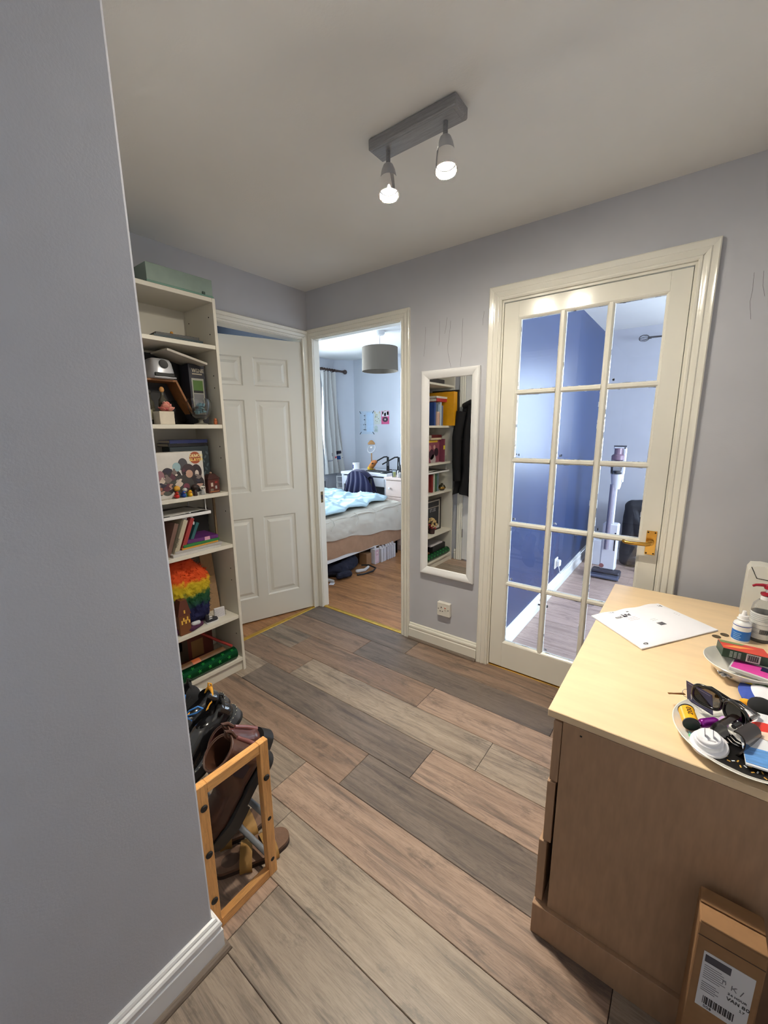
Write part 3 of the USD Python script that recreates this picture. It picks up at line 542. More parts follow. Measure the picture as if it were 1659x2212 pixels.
# yellow binder side, seen in the mirror
book('thick yellow ring binder standing on the third shelf, seen in the mirror', (222, 158, 20), (.352, -1.612, Z[4]), w=.29, h=.325, t=.070, cat_='binder', title=None)
book('tall black folder squeezed between the yellow binder and the bookcase side', (24, 22, 26), (.368, -1.661, Z[4]), w=.30, h=.345, t=.022, cat_='folder')
for i, (c, y, h, lab) in enumerate([((46, 74, 140), -1.335, .215, 'blue'), ((150, 172, 196), -1.41, .20, 'pale blue'), ((186, 200, 214), -1.444, .22, 'ice grey'), ((90, 110, 150), -1.474, .19, 'slate blue')]):
    book(f'{lab} upright book between the jar shelf trinkets and the binders', c, (.285, y, Z[4]), w=.15, h=h, t=.026)
carton('patterned_box', 'small cream and red checked box beside the blue book', 'box', (206, 178, 160), (.27, -1.375, Z[4]), .06, .046, .13, extra=[('check', FX(.03, -.022+.011*i, -.0165+.011*i, .01+.012*j, .016+.012*j), (150, 70, 64)) for i in range(4) for j in range(9)])
book('red book lying across the tops of the blue books', (170, 40, 44), (.285, -1.46, Z[4]+.225), w=.17, h=.20, t=.030, pose='flat')
book('pale thin book on top of the red book', (206, 200, 190), (.285, -1.46, Z[4]+.2565), w=.17, h=.21, t=.018, pose='flat')
# compartment 3
ill = thing('illustrated_box', 'large white box with a dark printed scene and DEMON SLAYER lettering', 'boxed set', (.245, -1.128, Z[3]))
part(ill, 'body', bb(-.045, .022, -.118, .118, 0, .222, .0012), colmat((206, 202, 196)), smooth=False)
pr = lambda y0, y1, z0, z1, c, t=.0006: part(ill, 'printed_patch', FX(.022, y0, y1, z0, z1, t), colmat(c), smooth=False)
disc = lambda y, z, r, ry=1.0: frame(ext(affinity.scale(Point(0, 0).buffer(r, 12), 1, ry), .0005), (.0222, y, z), (0, 1, 0), (0, 0, 1))
part(ill, 'title_roundel', disc(.078, .190, .030), colmat((158, 78, 50)), smooth=False)
part(ill, 'title', text('DEMON', .0135, (.0228, .049, .194), (0, 1, 0), (0, 0, 1), bold=True), colmat((240, 226, 170))); part(ill, 'title', text('SLAYER', .0135, (.0228, .047, .174), (0, 1, 0), (0, 0, 1), bold=True), colmat((240, 214, 120)))
rng = random.Random(9)
for y, z, r, ry, c in [(-.100, .110, .018, 1.5, (150, 110, 118)), (-.066, .118, .028, 1.1, (58, 54, 56)), (-.030, .100, .030, 1.2, (40, 38, 40)), (-.020, .150, .020, 1.1, (150, 178, 184)), (.012, .160, .024, 1.3, (78, 76, 80)), (.036, .125, .034, 1.1, (66, 52, 56)), (.040, .112, .018, 1.1, (190, 152, 132)), (.078, .118, .028, 1.4, (52, 40, 44)), (.080, .112, .010, 1.6, (206, 192, 180)), (.0, .060, .060, .8, (64, 62, 60)), (-.075, .055, .034, 1.2, (80, 84, 78)), (.07, .06, .045, 1.0, (46, 40, 44)), (.02, .050, .016, 1, (120, 60, 76)), (.045, .062, .014, 1, (128, 64, 86)), (-.02, .072, .012, 1.4, (176, 166, 156)), (-.104, .055, .010, 1.6, (150, 100, 80))]:
    part(ill, 'printed_patch', T(disc(y, z, r, ry), .0001*(1+rng.random()*3), 0, 0), colmat(c), smooth=False)
book('black hardback lying across the tops behind the illustrated box', (26, 26, 32), (.185, -1.035, Z[3]+.245), w=.12, h=.205, t=.016, pose='flat', title='-------', tcol=(150, 150, 160))
book('blue paperback on top of the black hardback', (62, 72, 132), (.188, -1.030, Z[3]+.2615), w=.12, h=.20, t=.017, pose='flat', title='------------', tcol=(96, 104, 160))
bk2 = carton('boxed_set', 'dark teal patterned box standing behind the illustrated box', 'boxed set', (44, 54, 60), (.155, -1.035, Z[3]), .08, .205, .244)
for i in range(9): part(bk2, 'printed_leaf', T(frame(ext(affinity.scale(Point(0, 0).buffer(.010, 6), .5, 1), .0006), (.0402, .070+.010*(i % 3), .04+.021*i), (0, 1, .6*(-1)**i), (0, -.6*(-1)**i, 1)), 0, 0, 0), colmat((76, 92, 98)), smooth=False)
ln = thing('lantern_tin', 'dark red house-shaped tin beside the illustrated box', 'tin', (.252, -.966, Z[3]))
part(ln, 'body', bb(-.026, .026, -.032, .032, 0, .075, .003), colmat((92, 46, 40), .3), smooth=False); part(ln, 'roof', hull([(-.030, -.036, .074), (.030, -.036, .074), (-.030, .036, .074), (.030, .036, .074), (-.012, -.016, .100), (.012, -.016, .100), (-.012, .016, .100), (.012, .016, .100)]), colmat((66, 36, 34), .3), smooth=False); part(ln, 'knob', ell((0, 0, .104), .007), colmat((150, 120, 100), .3))
for (y, z, w, h, c) in [(-.012, .045, .012, .02, (196, 176, 160)), (.010, .030, .010, .016, (180, 180, 180)), (.012, .056, .014, .01, (150, 40, 36)), (-.014, .018, .016, .012, (120, 110, 96)), (0, .008, .05, .004, (170, 110, 60))]: part(ln, 'printed_patch', FX(.026, y-w/2, y+w/2, z-h/2, z+h/2), colmat(c), smooth=False)
def duck(label, c, y, x=.288, s=1.0):
    d = thing('rubber_duck', label, 'rubber duck', (x, y, Z[3]), 0, 'rubber ducks at the shelf edge' if False else None)
    part(d, 'body', blob([((-.009*s), 0, .010*s, .010*s), (.006*s, 0, .010*s, .010*s)] and [((-.008*s, 0, .0100*s, .0098*s), (.006*s, 0, .0102*s, .0102*s)), ((-.012*s, 0, .014*s, .005*s), (-.016*s, 0, .019*s, .003*s))], .004, 4), colmat(c, .3)); part(d, 'head', ell((.006*s, 0, .0255*s), .0082*s), colmat(c, .3)); part(d, 'beak', ell((.0145*s, 0, .0245*s), (.004*s, .0045*s, .002*s)), colmat((226, 120, 30), .35))
    for e in (-1, 1): part(d, 'eye', ell((.0125*s, e*.0035*s, .0285*s), .0014*s, 1), M_black)
duck('red rubber duck at the shelf edge', (190, 34, 28), -1.172); duck('blue rubber duck between the red and yellow ducks', (30, 74, 160), -1.138); duck('yellow rubber duck at the shelf edge', (230, 176, 24), -1.106)
def figure(name, label, y, x, hc, bc_, h=.045, cat_='figurine'):
    f = thing(name, label, cat_, (x, y, Z[3])); part(f, 'body', lathe([(0, 0), (.010, 0), (.011, h*.1), (.008, h*.4), (.005, h*.55), (0, h*.56)], 18), colmat(bc_), smooth=50); part(f, 'head', ell((0, 0, h*.78), (h*.24, h*.26, h*.24)), colmat(hc))
    return f
f_ = figure('toy_figure', 'small white big-headed figure with dark eyes right of the ducks', -1.036, .282, (214, 208, 198), (150, 150, 150), .046)
for e in (-1, 1): part(f_, 'eye', ell((.0095, e*.005, .036), (.003, .0036, .0045), 1), M_black)
figure('toy_figure', 'small blond-haired toy figure behind the red duck', -1.160, .272, (214, 160, 50), (96, 120, 126), .058)
figure('toy_figure', 'small green-bodied toy figure behind the yellow duck', -1.121, .272, (196, 200, 196), (60, 120, 84), .044)
figure('toy_figure', 'dark brown round toy figure in front of the illustrated box', -1.075, .283, (44, 28, 26), (52, 34, 30), .056)
for k in range(26):      # many small irregular shapes over the printed scene
    y, z, r = -.105+.205*rng.random(), .02+.125*rng.random(), .005+.012*rng.random(); wob = Polygon([(r*(1+.45*math.sin(3*a+k)+.25*math.sin(5*a+2*k))*math.cos(a), r*(1+.35*math.cos(2*a+k))*math.sin(a)) for a in np.arange(18)*2*PI/18]).buffer(0)
    part(ill, 'printed_patch', frame(ext(wob, .0004), (.0228+.00003*k, y, z), (0, 1, 0), (0, 0, 1)), colmat([(40, 36, 38), (120, 108, 104), (206, 190, 176), (92, 52, 66), (70, 74, 66), (176, 140, 124), (54, 50, 66)][k % 7]), smooth=False)
# left half of compartment 3 (mirror)
book('large pink and dark comic box at the left of the fourth shelf', (120, 56, 74), (.290, -1.515, Z[3]), w=.20, h=.225, t=.030, cat_='comic', strip_c=(220, 200, 60))
pb = carton('comic_box', 'wide pink picture box facing out on the fourth shelf, seen in the mirror', 'boxed set', (132, 70, 84), (.225, -1.37, Z[3]), .05, .24, .22)
for y, z, r, c in [(-.06, .10, .04, (46, 30, 40)), (.03, .08, .05, (60, 36, 48)), (.07, .14, .03, (180, 120, 120)), (-.02, .15, .02, (190, 150, 140)), (0, .03, .05, (170, 160, 160))]: part(pb, 'printed_patch', frame(ext(Point(0, 0).buffer(r, 12), .0006), (.0252, y, z), (0, 1, 0), (0, 0, 1)), colmat(c), smooth=False)
part(pb, 'title_band', FX(.025, -.08, .09, .195, .215, .0008), colmat((216, 178, 60)), smooth=False)
book('cream book lying on the pink picture box', (206, 190, 160), (.27, -1.39, Z[3]+.2205), w=.15, h=.20, t=.018, pose='flat'); book('dark red book lying above the cream book', (92, 30, 32), (.27, -1.40, Z[3]+.239), w=.15, h=.19, t=.028, pose='flat')
single('glass_tumbler', T(lathe([(0, 0), (.018, 0), (.021, .06), (.0195, .06), (.0168, .003), (0, .003)], 24), .255, -1.585, Z[3]), M_glass, 'small clear tumbler at the left end of the fourth shelf', 'glass')
# compartment 4
tr = thing('hanging_tray', 'white wire-hung under-shelf tray with papers on it', 'tray', (.17, -1.33, 1.0395))
part(tr, 'tray_base', bb(-.11, .122, -.30, .325, -.082, -.066, .002), M_white, smooth=False); part(tr, 'tray_inner', bb(-.108, .118, -.298, .315, -.067, -.0655, 0), colmat((52, 50, 50)))
for y in (-.29, .315): part(tr, 'hanger', tube([(-.09, y, -.07), (-.09, y, -.001), (.09, y, -.001), (.09, y, -.07)], .0025, 8), M_white)
for i, (x, y, a) in enumerate([(.19, -1.13, 14), (.20, -1.26, -8), (.17, -1.36, 5)]):
    single('paper_sheet', T(R(bb(-.075, .075, -.105, .105, 0, .0015, 0), a, 'z'), x, y, .9746+.0016*i), colmat((212, 210, 206)), ['white paper sheet nearest the right end of the hanging tray', 'white paper sheet in the middle of the hanging tray', 'white paper sheet at the left of the hanging tray'][i], 'paper')
book('beige paperback leaning left with its spine forward, spine lettered HOME', (190, 180, 156), (.282, -1.207, Z[2]), w=.15, h=.185, t=.022, lean=-22, title='HOME', tcol=(60, 56, 50))
book('red paperback leaning on the beige one', (158, 54, 54), (.280, -1.176, Z[2]), w=.15, h=.19, t=.020, lean=-23, title='-----', tcol=(200, 120, 100))
book('brown paperback leaning at the far left of the leaning books', (120, 92, 82), (.270, -1.238, Z[2]), w=.15, h=.170, t=.020, lean=-20)
book('teal paperback leaning right of the red one', (44, 96, 100), (.262, -1.137, Z[2]), w=.14, h=.160, t=.016, lean=-26, title='-----', tcol=(120, 160, 160))
u_, v_ = np.meshgrid(np.linspace(0, 1, 14), np.linspace(0, 1, 10), indexing='ij')
single('tissue', sheet(np.stack([.245+.012*np.sin(9*u_)+.02*v_, -1.128+.045*u_-.02*v_+.006*np.sin(20*v_), .915+.055*v_+.010*np.sin(12*u_+5*v_)], -1), .002), colmat((216, 218, 222), .9), 'crumpled white tissue tucked above the teal paperback', 'tissue', smooth=60)
single('blue_pouch', ell((.20, -1.105, Z[2]+.105), (.03, .026, .036)), colmat((34, 84, 116), .8), 'small blue pouch behind the teal paperback', 'pouch')
for i, (c, h, t, rz, lab, st) in enumerate([((196, 194, 190), .265, .014, 3, 'grey-white thin book at the bottom of the flat stack', None), ((176, 172, 168), .25, .012, -1, 'pale grey book second from the bottom of the flat stack', None), ((206, 150, 60), .20, .008, 2, 'thin orange book in the middle of the flat stack', None), ((46, 122, 62), .20, .014, 2, 'green book near the top of the flat stack', None), ((96, 42, 110), .165, .018, -3, 'purple book with a pink spine label on top of the flat stack', (216, 160, 186))]):
    book(lab, c, (.292-.004*i, -1.095+.010*i, Z[2]+[0, .0142, .0264, .0346, .0488][i]), w=.17, h=h, t=t, pose='flat', rz=rz, strip_c=st)
carton('black_case', 'black case at the back right under the hanging tray', 'case', (24, 23, 26), (.085, -1.00, Z[2]), .09, .13, .185)
carton('grey_box_file', 'dark grey box at the back behind the leaning paperbacks', 'box', (58, 60, 66), (.070, -1.17, Z[2]), .07, .18, .175)
for i, (c, y, h, lab) in enumerate([((140, 44, 42), -1.34, .175, 'dark red'), ((196, 190, 178), -1.375, .18, 'ivory'), ((60, 104, 74), -1.41, .185, 'bottle green'), ((110, 126, 134), -1.45, .19, 'steel grey')]): book(f'{lab} upright book on the shelf under the hanging tray', c, (.262, y, Z[2]), w=.15, h=h, t=.026)
v = thing('brass_vase', 'little dark and brass round vase left on the fifth shelf', 'vase', (.262, -1.535, Z[2])); part(v, 'body', lathe([(0, 0), (.020, 0), (.034, .020), (.036, .036), (.026, .055), (.012, .062), (.013, .072), (0, .072)], 28), colmat((60, 56, 40), .3), smooth=50); part(v, 'band', lathe([(.0345, .018), (.0372, .024), (.0376, .034), (.0360, .038)], 28), M_brass)
# compartment 5
fur_c = [((0, S(196, 60, 14))), (.30, S(206, 74, 16)), (.37, S(206, 176, 30)), (.48, S(190, 170, 30)), (.54, S(28, 84, 44)), (.66, S(16, 66, 50)), (.72, S(20, 24, 74)), (.92, S(14, 14, 56)), (.97, S(66, 20, 84)), (1, S(66, 20, 84))]
M_fur = usdkit.material(stage, '/World/Looks/rainbow_fur', {'tc': ('texture_coordinate', {}), 'sp': ('separate_xyz', {}), 'mr': ('map_range', {'from_min': .385, 'from_max': 0.0, 'to_min': 0, 'to_max': 1, 'clamp': True}), 'nz': ('noise_texture', {'scale': 24, 'detail': 4}), 'ma': ('math', {'math_type': 'multiply_add', 'value2': .26, 'value3': -.13}), 'ad': ('math', {'math_type': 'add'}), 'rp': ('rgb_ramp', {'ramp': fur_c}), 'p': ('principled_bsdf', {'roughness': .9, 'sheen_weight': .5})},
    [('tc.object', 'sp.vector'), ('sp.z', 'mr.value'), ('tc.object', 'nz.vector'), ('nz.fac', 'ma.value1'), ('mr.result', 'ad.value1'), ('ma.value', 'ad.value2'), ('ad.value', 'rp.fac'), ('rp.color', 'p.base_color'), ('rp.color', 'p.sheen_tint')], surface='p.BSDF')
fb = blob([((0, -.06, .05, .05), (0, .03, .05, .048)), ((0, .03, .05, .048), (0, .035, .24, .062)), ((0, -.06, .05, .05), (0, -.075, .25, .07)), ((0, .035, .24, .062), (0, -.075, .25, .07)), ((0, -.075, .25, .07), (0, -.09, .330, .045)), ((0, .035, .24, .062), (0, -.02, .335, .04)), ((0, -.09, .330, .045), (0, -.02, .335, .04)), ((0, .03, .05, .048), (0, -.075, .25, .07)), ((0, -.06, .05, .05), (0, .035, .24, .062))], .008, 8)
fb.vertices[:, 0] *= .8; n_ = fb.vertex_normals; fb.vertices += n_*(.012*(meshkit.fbm(fb.vertices*60, 3)[:, None]-.4)); fb.vertices[:, 2] -= fb.vertices[:, 2].min()
bag = thing('fur_bag', 'shaggy rainbow-coloured fur bag, red at the top to navy at the bottom', 'fur bag', (.205, -1.105, Z[1])); part(bag, 'fur_body', fb, M_fur, smooth=True)
rng = random.Random(4); nr = rng; idx = np.random.RandomState(1).choice(len(fb.vertices), 700); tufts = []
for i in idx:
    p, n = fb.vertices[i], n_[i]; d = n+np.array([0, 0, -.7])+.4*np.random.RandomState(i).randn(3); d /= np.linalg.norm(d); s = np.cross(d, [0.3, 1, .2]); s /= np.linalg.norm(s); tufts.append(([p-.0025*s, p+.0025*s, p+.022*d]))
tv = np.array(tufts).reshape(-1, 3); part(bag, 'fur_tufts', tm(tv, np.arange(len(tv)).reshape(-1, 3)), M_fur, smooth=False, kind='stuff')
ht = thing('house_tin', 'brown house-shaped ornament with lit yellow windows', 'ornament', (.262, -1.200, Z[1])); M_hw = mat('glowing_yellow_window', S(236, 190, 80), .4)
part(ht, 'body', bb(-.024, .024, -.030, .030, 0, .110, .003), colmat((112, 66, 36)), smooth=False); part(ht, 'roof', hull([(-.027, -.034, .108), (.027, -.034, .108), (-.027, .034, .108), (.027, .034, .108), (-.027, -.016, .190), (.027, -.016, .190), (-.027, .016, .190), (.027, .016, .190)]), colmat((96, 52, 40)), smooth=False)
for y, z, h in [(-.016, .060, .022), (-.006, .074, .020), (.004, .060, .022), (.014, .074, .022), (.022, .060, .016), (.0, .118, .018)]: part(ht, 'window', FX(.0235 if z < .1 else .0262, y-.003, y+.004, z, z+h, .0012), M_hw, smooth=False)
single('plum_scarf', blob([((.255, -1.225, Z[1]+.018, .018), (.275, -1.165, Z[1]+.016, .016)), ((.275, -1.165, Z[1]+.016, .016), (.25, -1.10, Z[1]+.013, .013))], .006, 4), colmat((70, 28, 60), .9), 'dark plum cloth scrap in front of the fur bag', 'cloth')
single('white_cloth', blob([((.268, -1.150, Z[1]+.034, .012), (.262, -1.120, Z[1]+.030, .012))], .005, 3), colmat((190, 190, 196), .9), 'small white cloth lying on the plum scarf', 'cloth')
sn = thing('toy_sneaker', 'small black and white toy sneaker by the fur bag', 'toy shoe', (.255, -1.040, Z[1])); sb = blob([((0, -.022, .016, .014), (.004, .020, .013, .012)), ((0, -.024, .018, .013), (0, -.026, .042, .011))], .004, 5); part(sn, 'upper', sb, colmat((34, 34, 44), .6)); part(sn, 'sole', T(ext(Polygon([(-.014, -.036), (.014, -.036), (.017, .02), (.01, .035), (-.01, .035), (-.014, .02)]), .006)), colmat((200, 200, 204)))
for z in (.024, .034): part(sn, 'stripe', bb(.008, .0155, -.022, -.004, z, z+.004, .0005), colmat((210, 210, 214)))
nb = thing('spiral_notepad', 'white dotted spiral notepad standing in the corner', 'notepad', (.235, -.982, Z[1]), -12); part(nb, 'pages', bb(-.006, .006, -.028, .028, 0, .056, .001), colmat((222, 220, 224)), smooth=False); part(nb, 'dots', cat([FX(.006, -.024+.0065*i, -.0215+.0065*i, .006+.006*j, .0085+.006*j) for i in range(8) for j in range(8)]), colmat((130, 130, 150)), kind='stuff')
for k in range(7): part(nb, 'ring', T(R(trimesh.creation.torus(.0065, .0008, major_sections=12, minor_sections=5), 90, 'x'), 0, .030, .006+.0075*k) if False else T(R(trimesh.creation.torus(.0062, .0008, major_sections=12, minor_sections=5), 0, 'x'), 0, .030, .006+.0075*k), M_gunmetal)
single('cardboard_strip', T(R(bb(-.003, .003, -.036, .036, 0, .385, .0008), 4, 'x'), .12, -.945, Z[1]), mat('cardboard', S(170, 138, 104), .8, var=.06, scale=60), 'tall brown cardboard strip leaning at the right end of the shelf', 'cardboard')
single('cardboard_strip', T(R(bb(-.003, .003, -.022, .022, 0, .36, .0008), 9, 'x'), .09, -.99, Z[1]), mat('grey_board', S(112, 104, 96), .8), 'narrow grey board leaning behind the brown cardboard strip', 'cardboard')
fr = thing('framed_certificate', 'dark framed certificate lettered IELTS, seen in the mirror', 'picture frame', (.20, -1.46, Z[1])); part(fr, 'frame', cat(ext(R4(-.155, 0, .155, .335)-R4(-.140, .015, .140, .320), .012)).apply_transform(np.array([[0, 0, 1, 0], [1, 0, 0, 0], [0, 1, 0, 0], [0, 0, 0, 1.]])), colmat((40, 34, 34)), smooth=False)
part(fr, 'mount', bb(.001, .004, -.141, .141, .014, .321, 0), colmat((196, 190, 180)), smooth=False); part(fr, 'print', bb(.0038, .0048, -.118, .118, .045, .305, 0), colmat((34, 34, 40)), smooth=False); part(fr, 'title', text('IELTS', .030, (.005, -.055, .205), (0, 1, 0), (0, 0, 1), bold=True), colmat((150, 150, 156))); part(fr, 'title_band', bb(.0046, .0052, -.118, .118, .245, .252, 0), colmat((170, 160, 150)))
pl = thing('dried_flowers', 'small bunch of pale dried flowers in a dark pot, seen in the mirror', 'flowers', (.25, -1.36, Z[1])); part(pl, 'pot', lathe([(0, 0), (.03, 0), (.036, .05), (.033, .05), (0, .045)], 20), colmat((60, 36, 34))); rng = random.Random(6)
part(pl, 'blossoms', cat([ell((.05*math.cos(a)*r, .07*math.sin(a)*r, .07+.07*(1-r*r)+.02*q), .007+.003*q, 1) for a, r, q in [(rng.random()*6.3, rng.random()**.5, rng.random()) for _ in range(70)]]), colmat((196, 170, 120), .8), kind='stuff'); part(pl, 'red_blossoms', cat([ell((.05*math.cos(a)*r+.01, .07*math.sin(a)*r, .06+.03*q), .010, 1) for a, r, q in [(rng.random()*6.3, rng.random()**.5, rng.random()) for _ in range(14)]]), colmat((160, 60, 60), .8), kind='stuff')
# compartment 6
M_foil = mat('green_foil_paper', S(12, 78, 46), .16, metallic=.75, bump=.2, bscale=25); M_foil2 = mat('bright_green_foil', S(60, 190, 90), .15, metallic=.8)
gr = thing('wrapping_paper_roll', 'shiny dark green wrapping paper roll with light green stars', 'wrapping paper', (.272, -1.29, Z[0]+.034)); part(gr, 'roll', T(cyl(.034, .72, 36, axis='y', b=.002), 0, -.36, 0), M_foil, smooth=40)
star = Polygon([(math.cos(a)*(.013 if i % 2 == 0 else .005), math.sin(a)*(.013 if i % 2 == 0 else .005)) for i, a in enumerate(np.arange(10)*PI/5)])
for k in range(12):
    for th in (12, 62):
        m = ext(star, .0012); y = -.335+.058*k+(.028 if th == 62 else 0)
        if y > .34: continue
        part(gr, 'foil_star', R(frame(m, (.0337, y, 0), (0, 1, .5), (0, -.5, 1)), -th, 'y'), M_foil2, smooth=False)
rl2 = thing('wrapping_paper_roll', 'brown printed wrapping paper roll behind the green one', 'wrapping paper', (.205, -1.29, Z[0]+.030)); part(rl2, 'roll', T(cyl(.030, .66, 30, axis='y', b=.002), 0, -.33, .0), colmat((110, 78, 52), .4)); part(rl2, 'orange_band', T(cyl(.0306, .045, 30, axis='y'), 0, .135, 0), colmat((196, 104, 62), .4)); part(rl2, 'print', cat([R(bb(.0298, .0306, -.30+.05*k, -.28+.05*k, -.004, .004, 0), -45+20*(k % 3), 'y') for k in range(9)]), colmat((200, 170, 110)))
single('red_tube', tube([(.10, -1.09, Z[0]+.195), (.17, -.98, Z[0]+.10), (.215, -.912, Z[0]+.045)], .008, 12), colmat((170, 50, 44), .3), 'thin red tube slanting over the wrapping paper rolls', 'tube')
carton('gift_bag', 'dark red and gold folded gift bag behind the wrapping rolls', 'gift bag', (96, 40, 30), (.10, -1.10, Z[0]), .06, .24, .20, extra=(('gold_print', FX(.03, -.01, .06, .03, .13), (132, 96, 56)), ('dark_print', FX(.03, -.10, -.03, .03, .15), (60, 50, 40)), ('pale_print', FX(.03, -.095, -.06, .10, .15), (140, 124, 100))))
carton('shoe_box', 'black box at the left end of the bottom shelf', 'box', (30, 28, 30), (.16, -1.50, Z[0]), .20, .26, .12); nb2 = carton('spiral_sketchbook', 'flat ring-bound sketchbook leaning on the black box', 'sketchbook', (196, 190, 196), (.16, -1.47, Z[0]+.1202), .18, .24, .014)
# coat on the recess door
u_, v_ = np.meshgrid(np.linspace(0, 1, 41), np.linspace(0, 1, 30), indexing='ij')
wv = .15*(.55+.45*v_)**1.0; P = np.stack([.50+(u_-.5)*2*wv*1.25+.012*np.sin(v_*9+u_*4), -1.690+.030*np.sin(u_*19+2*v_)*(.3+.7*v_)+.055*np.sin(u_*PI)*(1-.35*v_), 1.62-.91*v_+.02*np.sin(u_*7)-.05*(2*u_-1)**2*(1-v_)], -1)
ct = thing('hanging_coat', 'long black coat hanging on the recess door, seen in the mirror', 'coat', (.50, -1.69, .70)); L_ = lambda m: T(m, -.5, 1.69, -.70); M_coat = mat('black_wool', S(20, 19, 22), .95, bump=.3, bscale=300)
part(ct, 'body', L_(sheet(P, .010)), M_coat, smooth=60); part(ct, 'sleeve', L_(tube([(.40, -1.65, 1.55), (.355, -1.655, 1.30), (.36, -1.65, 1.0), (.37, -1.65, .86)], [.05, .048, .042, .038], 14)), M_coat); part(ct, 'collar', L_(tube([(.42, -1.67, 1.60), (.5, -1.64, 1.63), (.58, -1.67, 1.60)], .03, 12)), M_coat)
part(ct, 'hook', L_(tube([(.5, -1.733, 1.67), (.5, -1.70, 1.665), (.5, -1.69, 1.68)], .005, 8)), M_chrome)
# ================================================================ shoe rack and shoes
M_beech = wood('orange_beech', S(226, 168, 102), S(200, 140, 78), rough=.4, axis='z', seed=8, bump=.05, coat=.15)
M_beechy = wood('orange_beech_rail', S(226, 168, 102), S(200, 140, 78), rough=.4, axis='y', seed=9, bump=.05, coat=.15)
M_tube = mat('grey_metal_tube', S(136, 138, 142), .4, metallic=.6)
M_plug = mat('black_rubber', S(22, 20, 20), .6)
ra = thing('shoe_rack', 'wooden-ended shoe rack with grey metal bars against the recess wall', 'shoe rack', (1.05, -1.61, 0))
La = lambda m: T(m, -1.05, 1.61, 0)
for x0 in (1.345, .735):
    for y0 in (-1.722, -1.530): part(ra, 'post', La(bb(x0, x0+.022, y0, y0+.030, 0, .486 if False else .482, .0015)), M_beech, smooth=False)
    part(ra, 'top_rail', La(bb(x0+.0004, x0+.0216, -1.692, -1.530, .450, .4815, .0015)), M_beechy, smooth=False); part(ra, 'bottom_rail', La(bb(x0+.0004, x0+.0216, -1.692, -1.530, .0, .030, .0015)), M_beechy, smooth=False)
BARS = [(-1.515, .211), (-1.515, .058), (-1.707, .416), (-1.707, .268), (-1.707, .113)]
for y, z in BARS: part(ra, 'bar', La(T(cyl(.0095, .59, 18, axis='x'), .756, y, z)), M_tube)
for y, z in BARS[2:]+[(-1.515, .360)]: part(ra, 'black_plug', La(T(cyl(.0095, .006, 18, axis='x', b=.002), 1.3665, y, z)), M_plug)
for y, z in BARS[:2]: part(ra, 'peg_hole', La(T(cyl(.0065, .0012, 16, axis='x'), 1.3665, y, z)), M_hole)
def pose(m, o, t, l):
    t = np.array(t, float); t /= np.linalg.norm(t); l = np.array(l, float); return frame(m, (0, 0, 0), t, np.cross(l, t))
def footprint(L, w, g=0.0):
    return unary_union([Point(.034, 0).buffer(.033+g, 20), Point(L*.70, .004).buffer(w/2+g, 20), Point(L-.036, .006).buffer(.036+g, 20)]).convex_hull
def shoe_sole(L, w, th, heel, g=.004):
    fp = footprint(L, w, g); sl = ext(fp, th); hl = ext(fp.intersection(sbox(-.1, -.1, .085, .1)), heel, -heel+.001); fr_ = ext(fp.intersection(sbox(L*.52, -.1, L+.1, .1)), heel*.75, -heel*.75+.001)
    return sl, hl, fr_
def place_parts(th, lst, t, l):
    for n, m, mm, sm in lst: part(th, n, pose(m, None, t, l), mm, smooth=sm)
M_bleather = mat('brown_leather', S(74, 40, 36), .33, var=.25, scale=9, bump=.15, bscale=120, coat=.15)
M_bpatina = mat('worn_brown_leather', S(72, 44, 31), .45, var=.3, scale=7, bump=.2, bscale=90)
M_gore = mat('dark_elastic', S(44, 26, 30), .8); M_sole = mat('black_sole_rubber', S(26, 26, 28), .5, bump=.2, bscale=40)
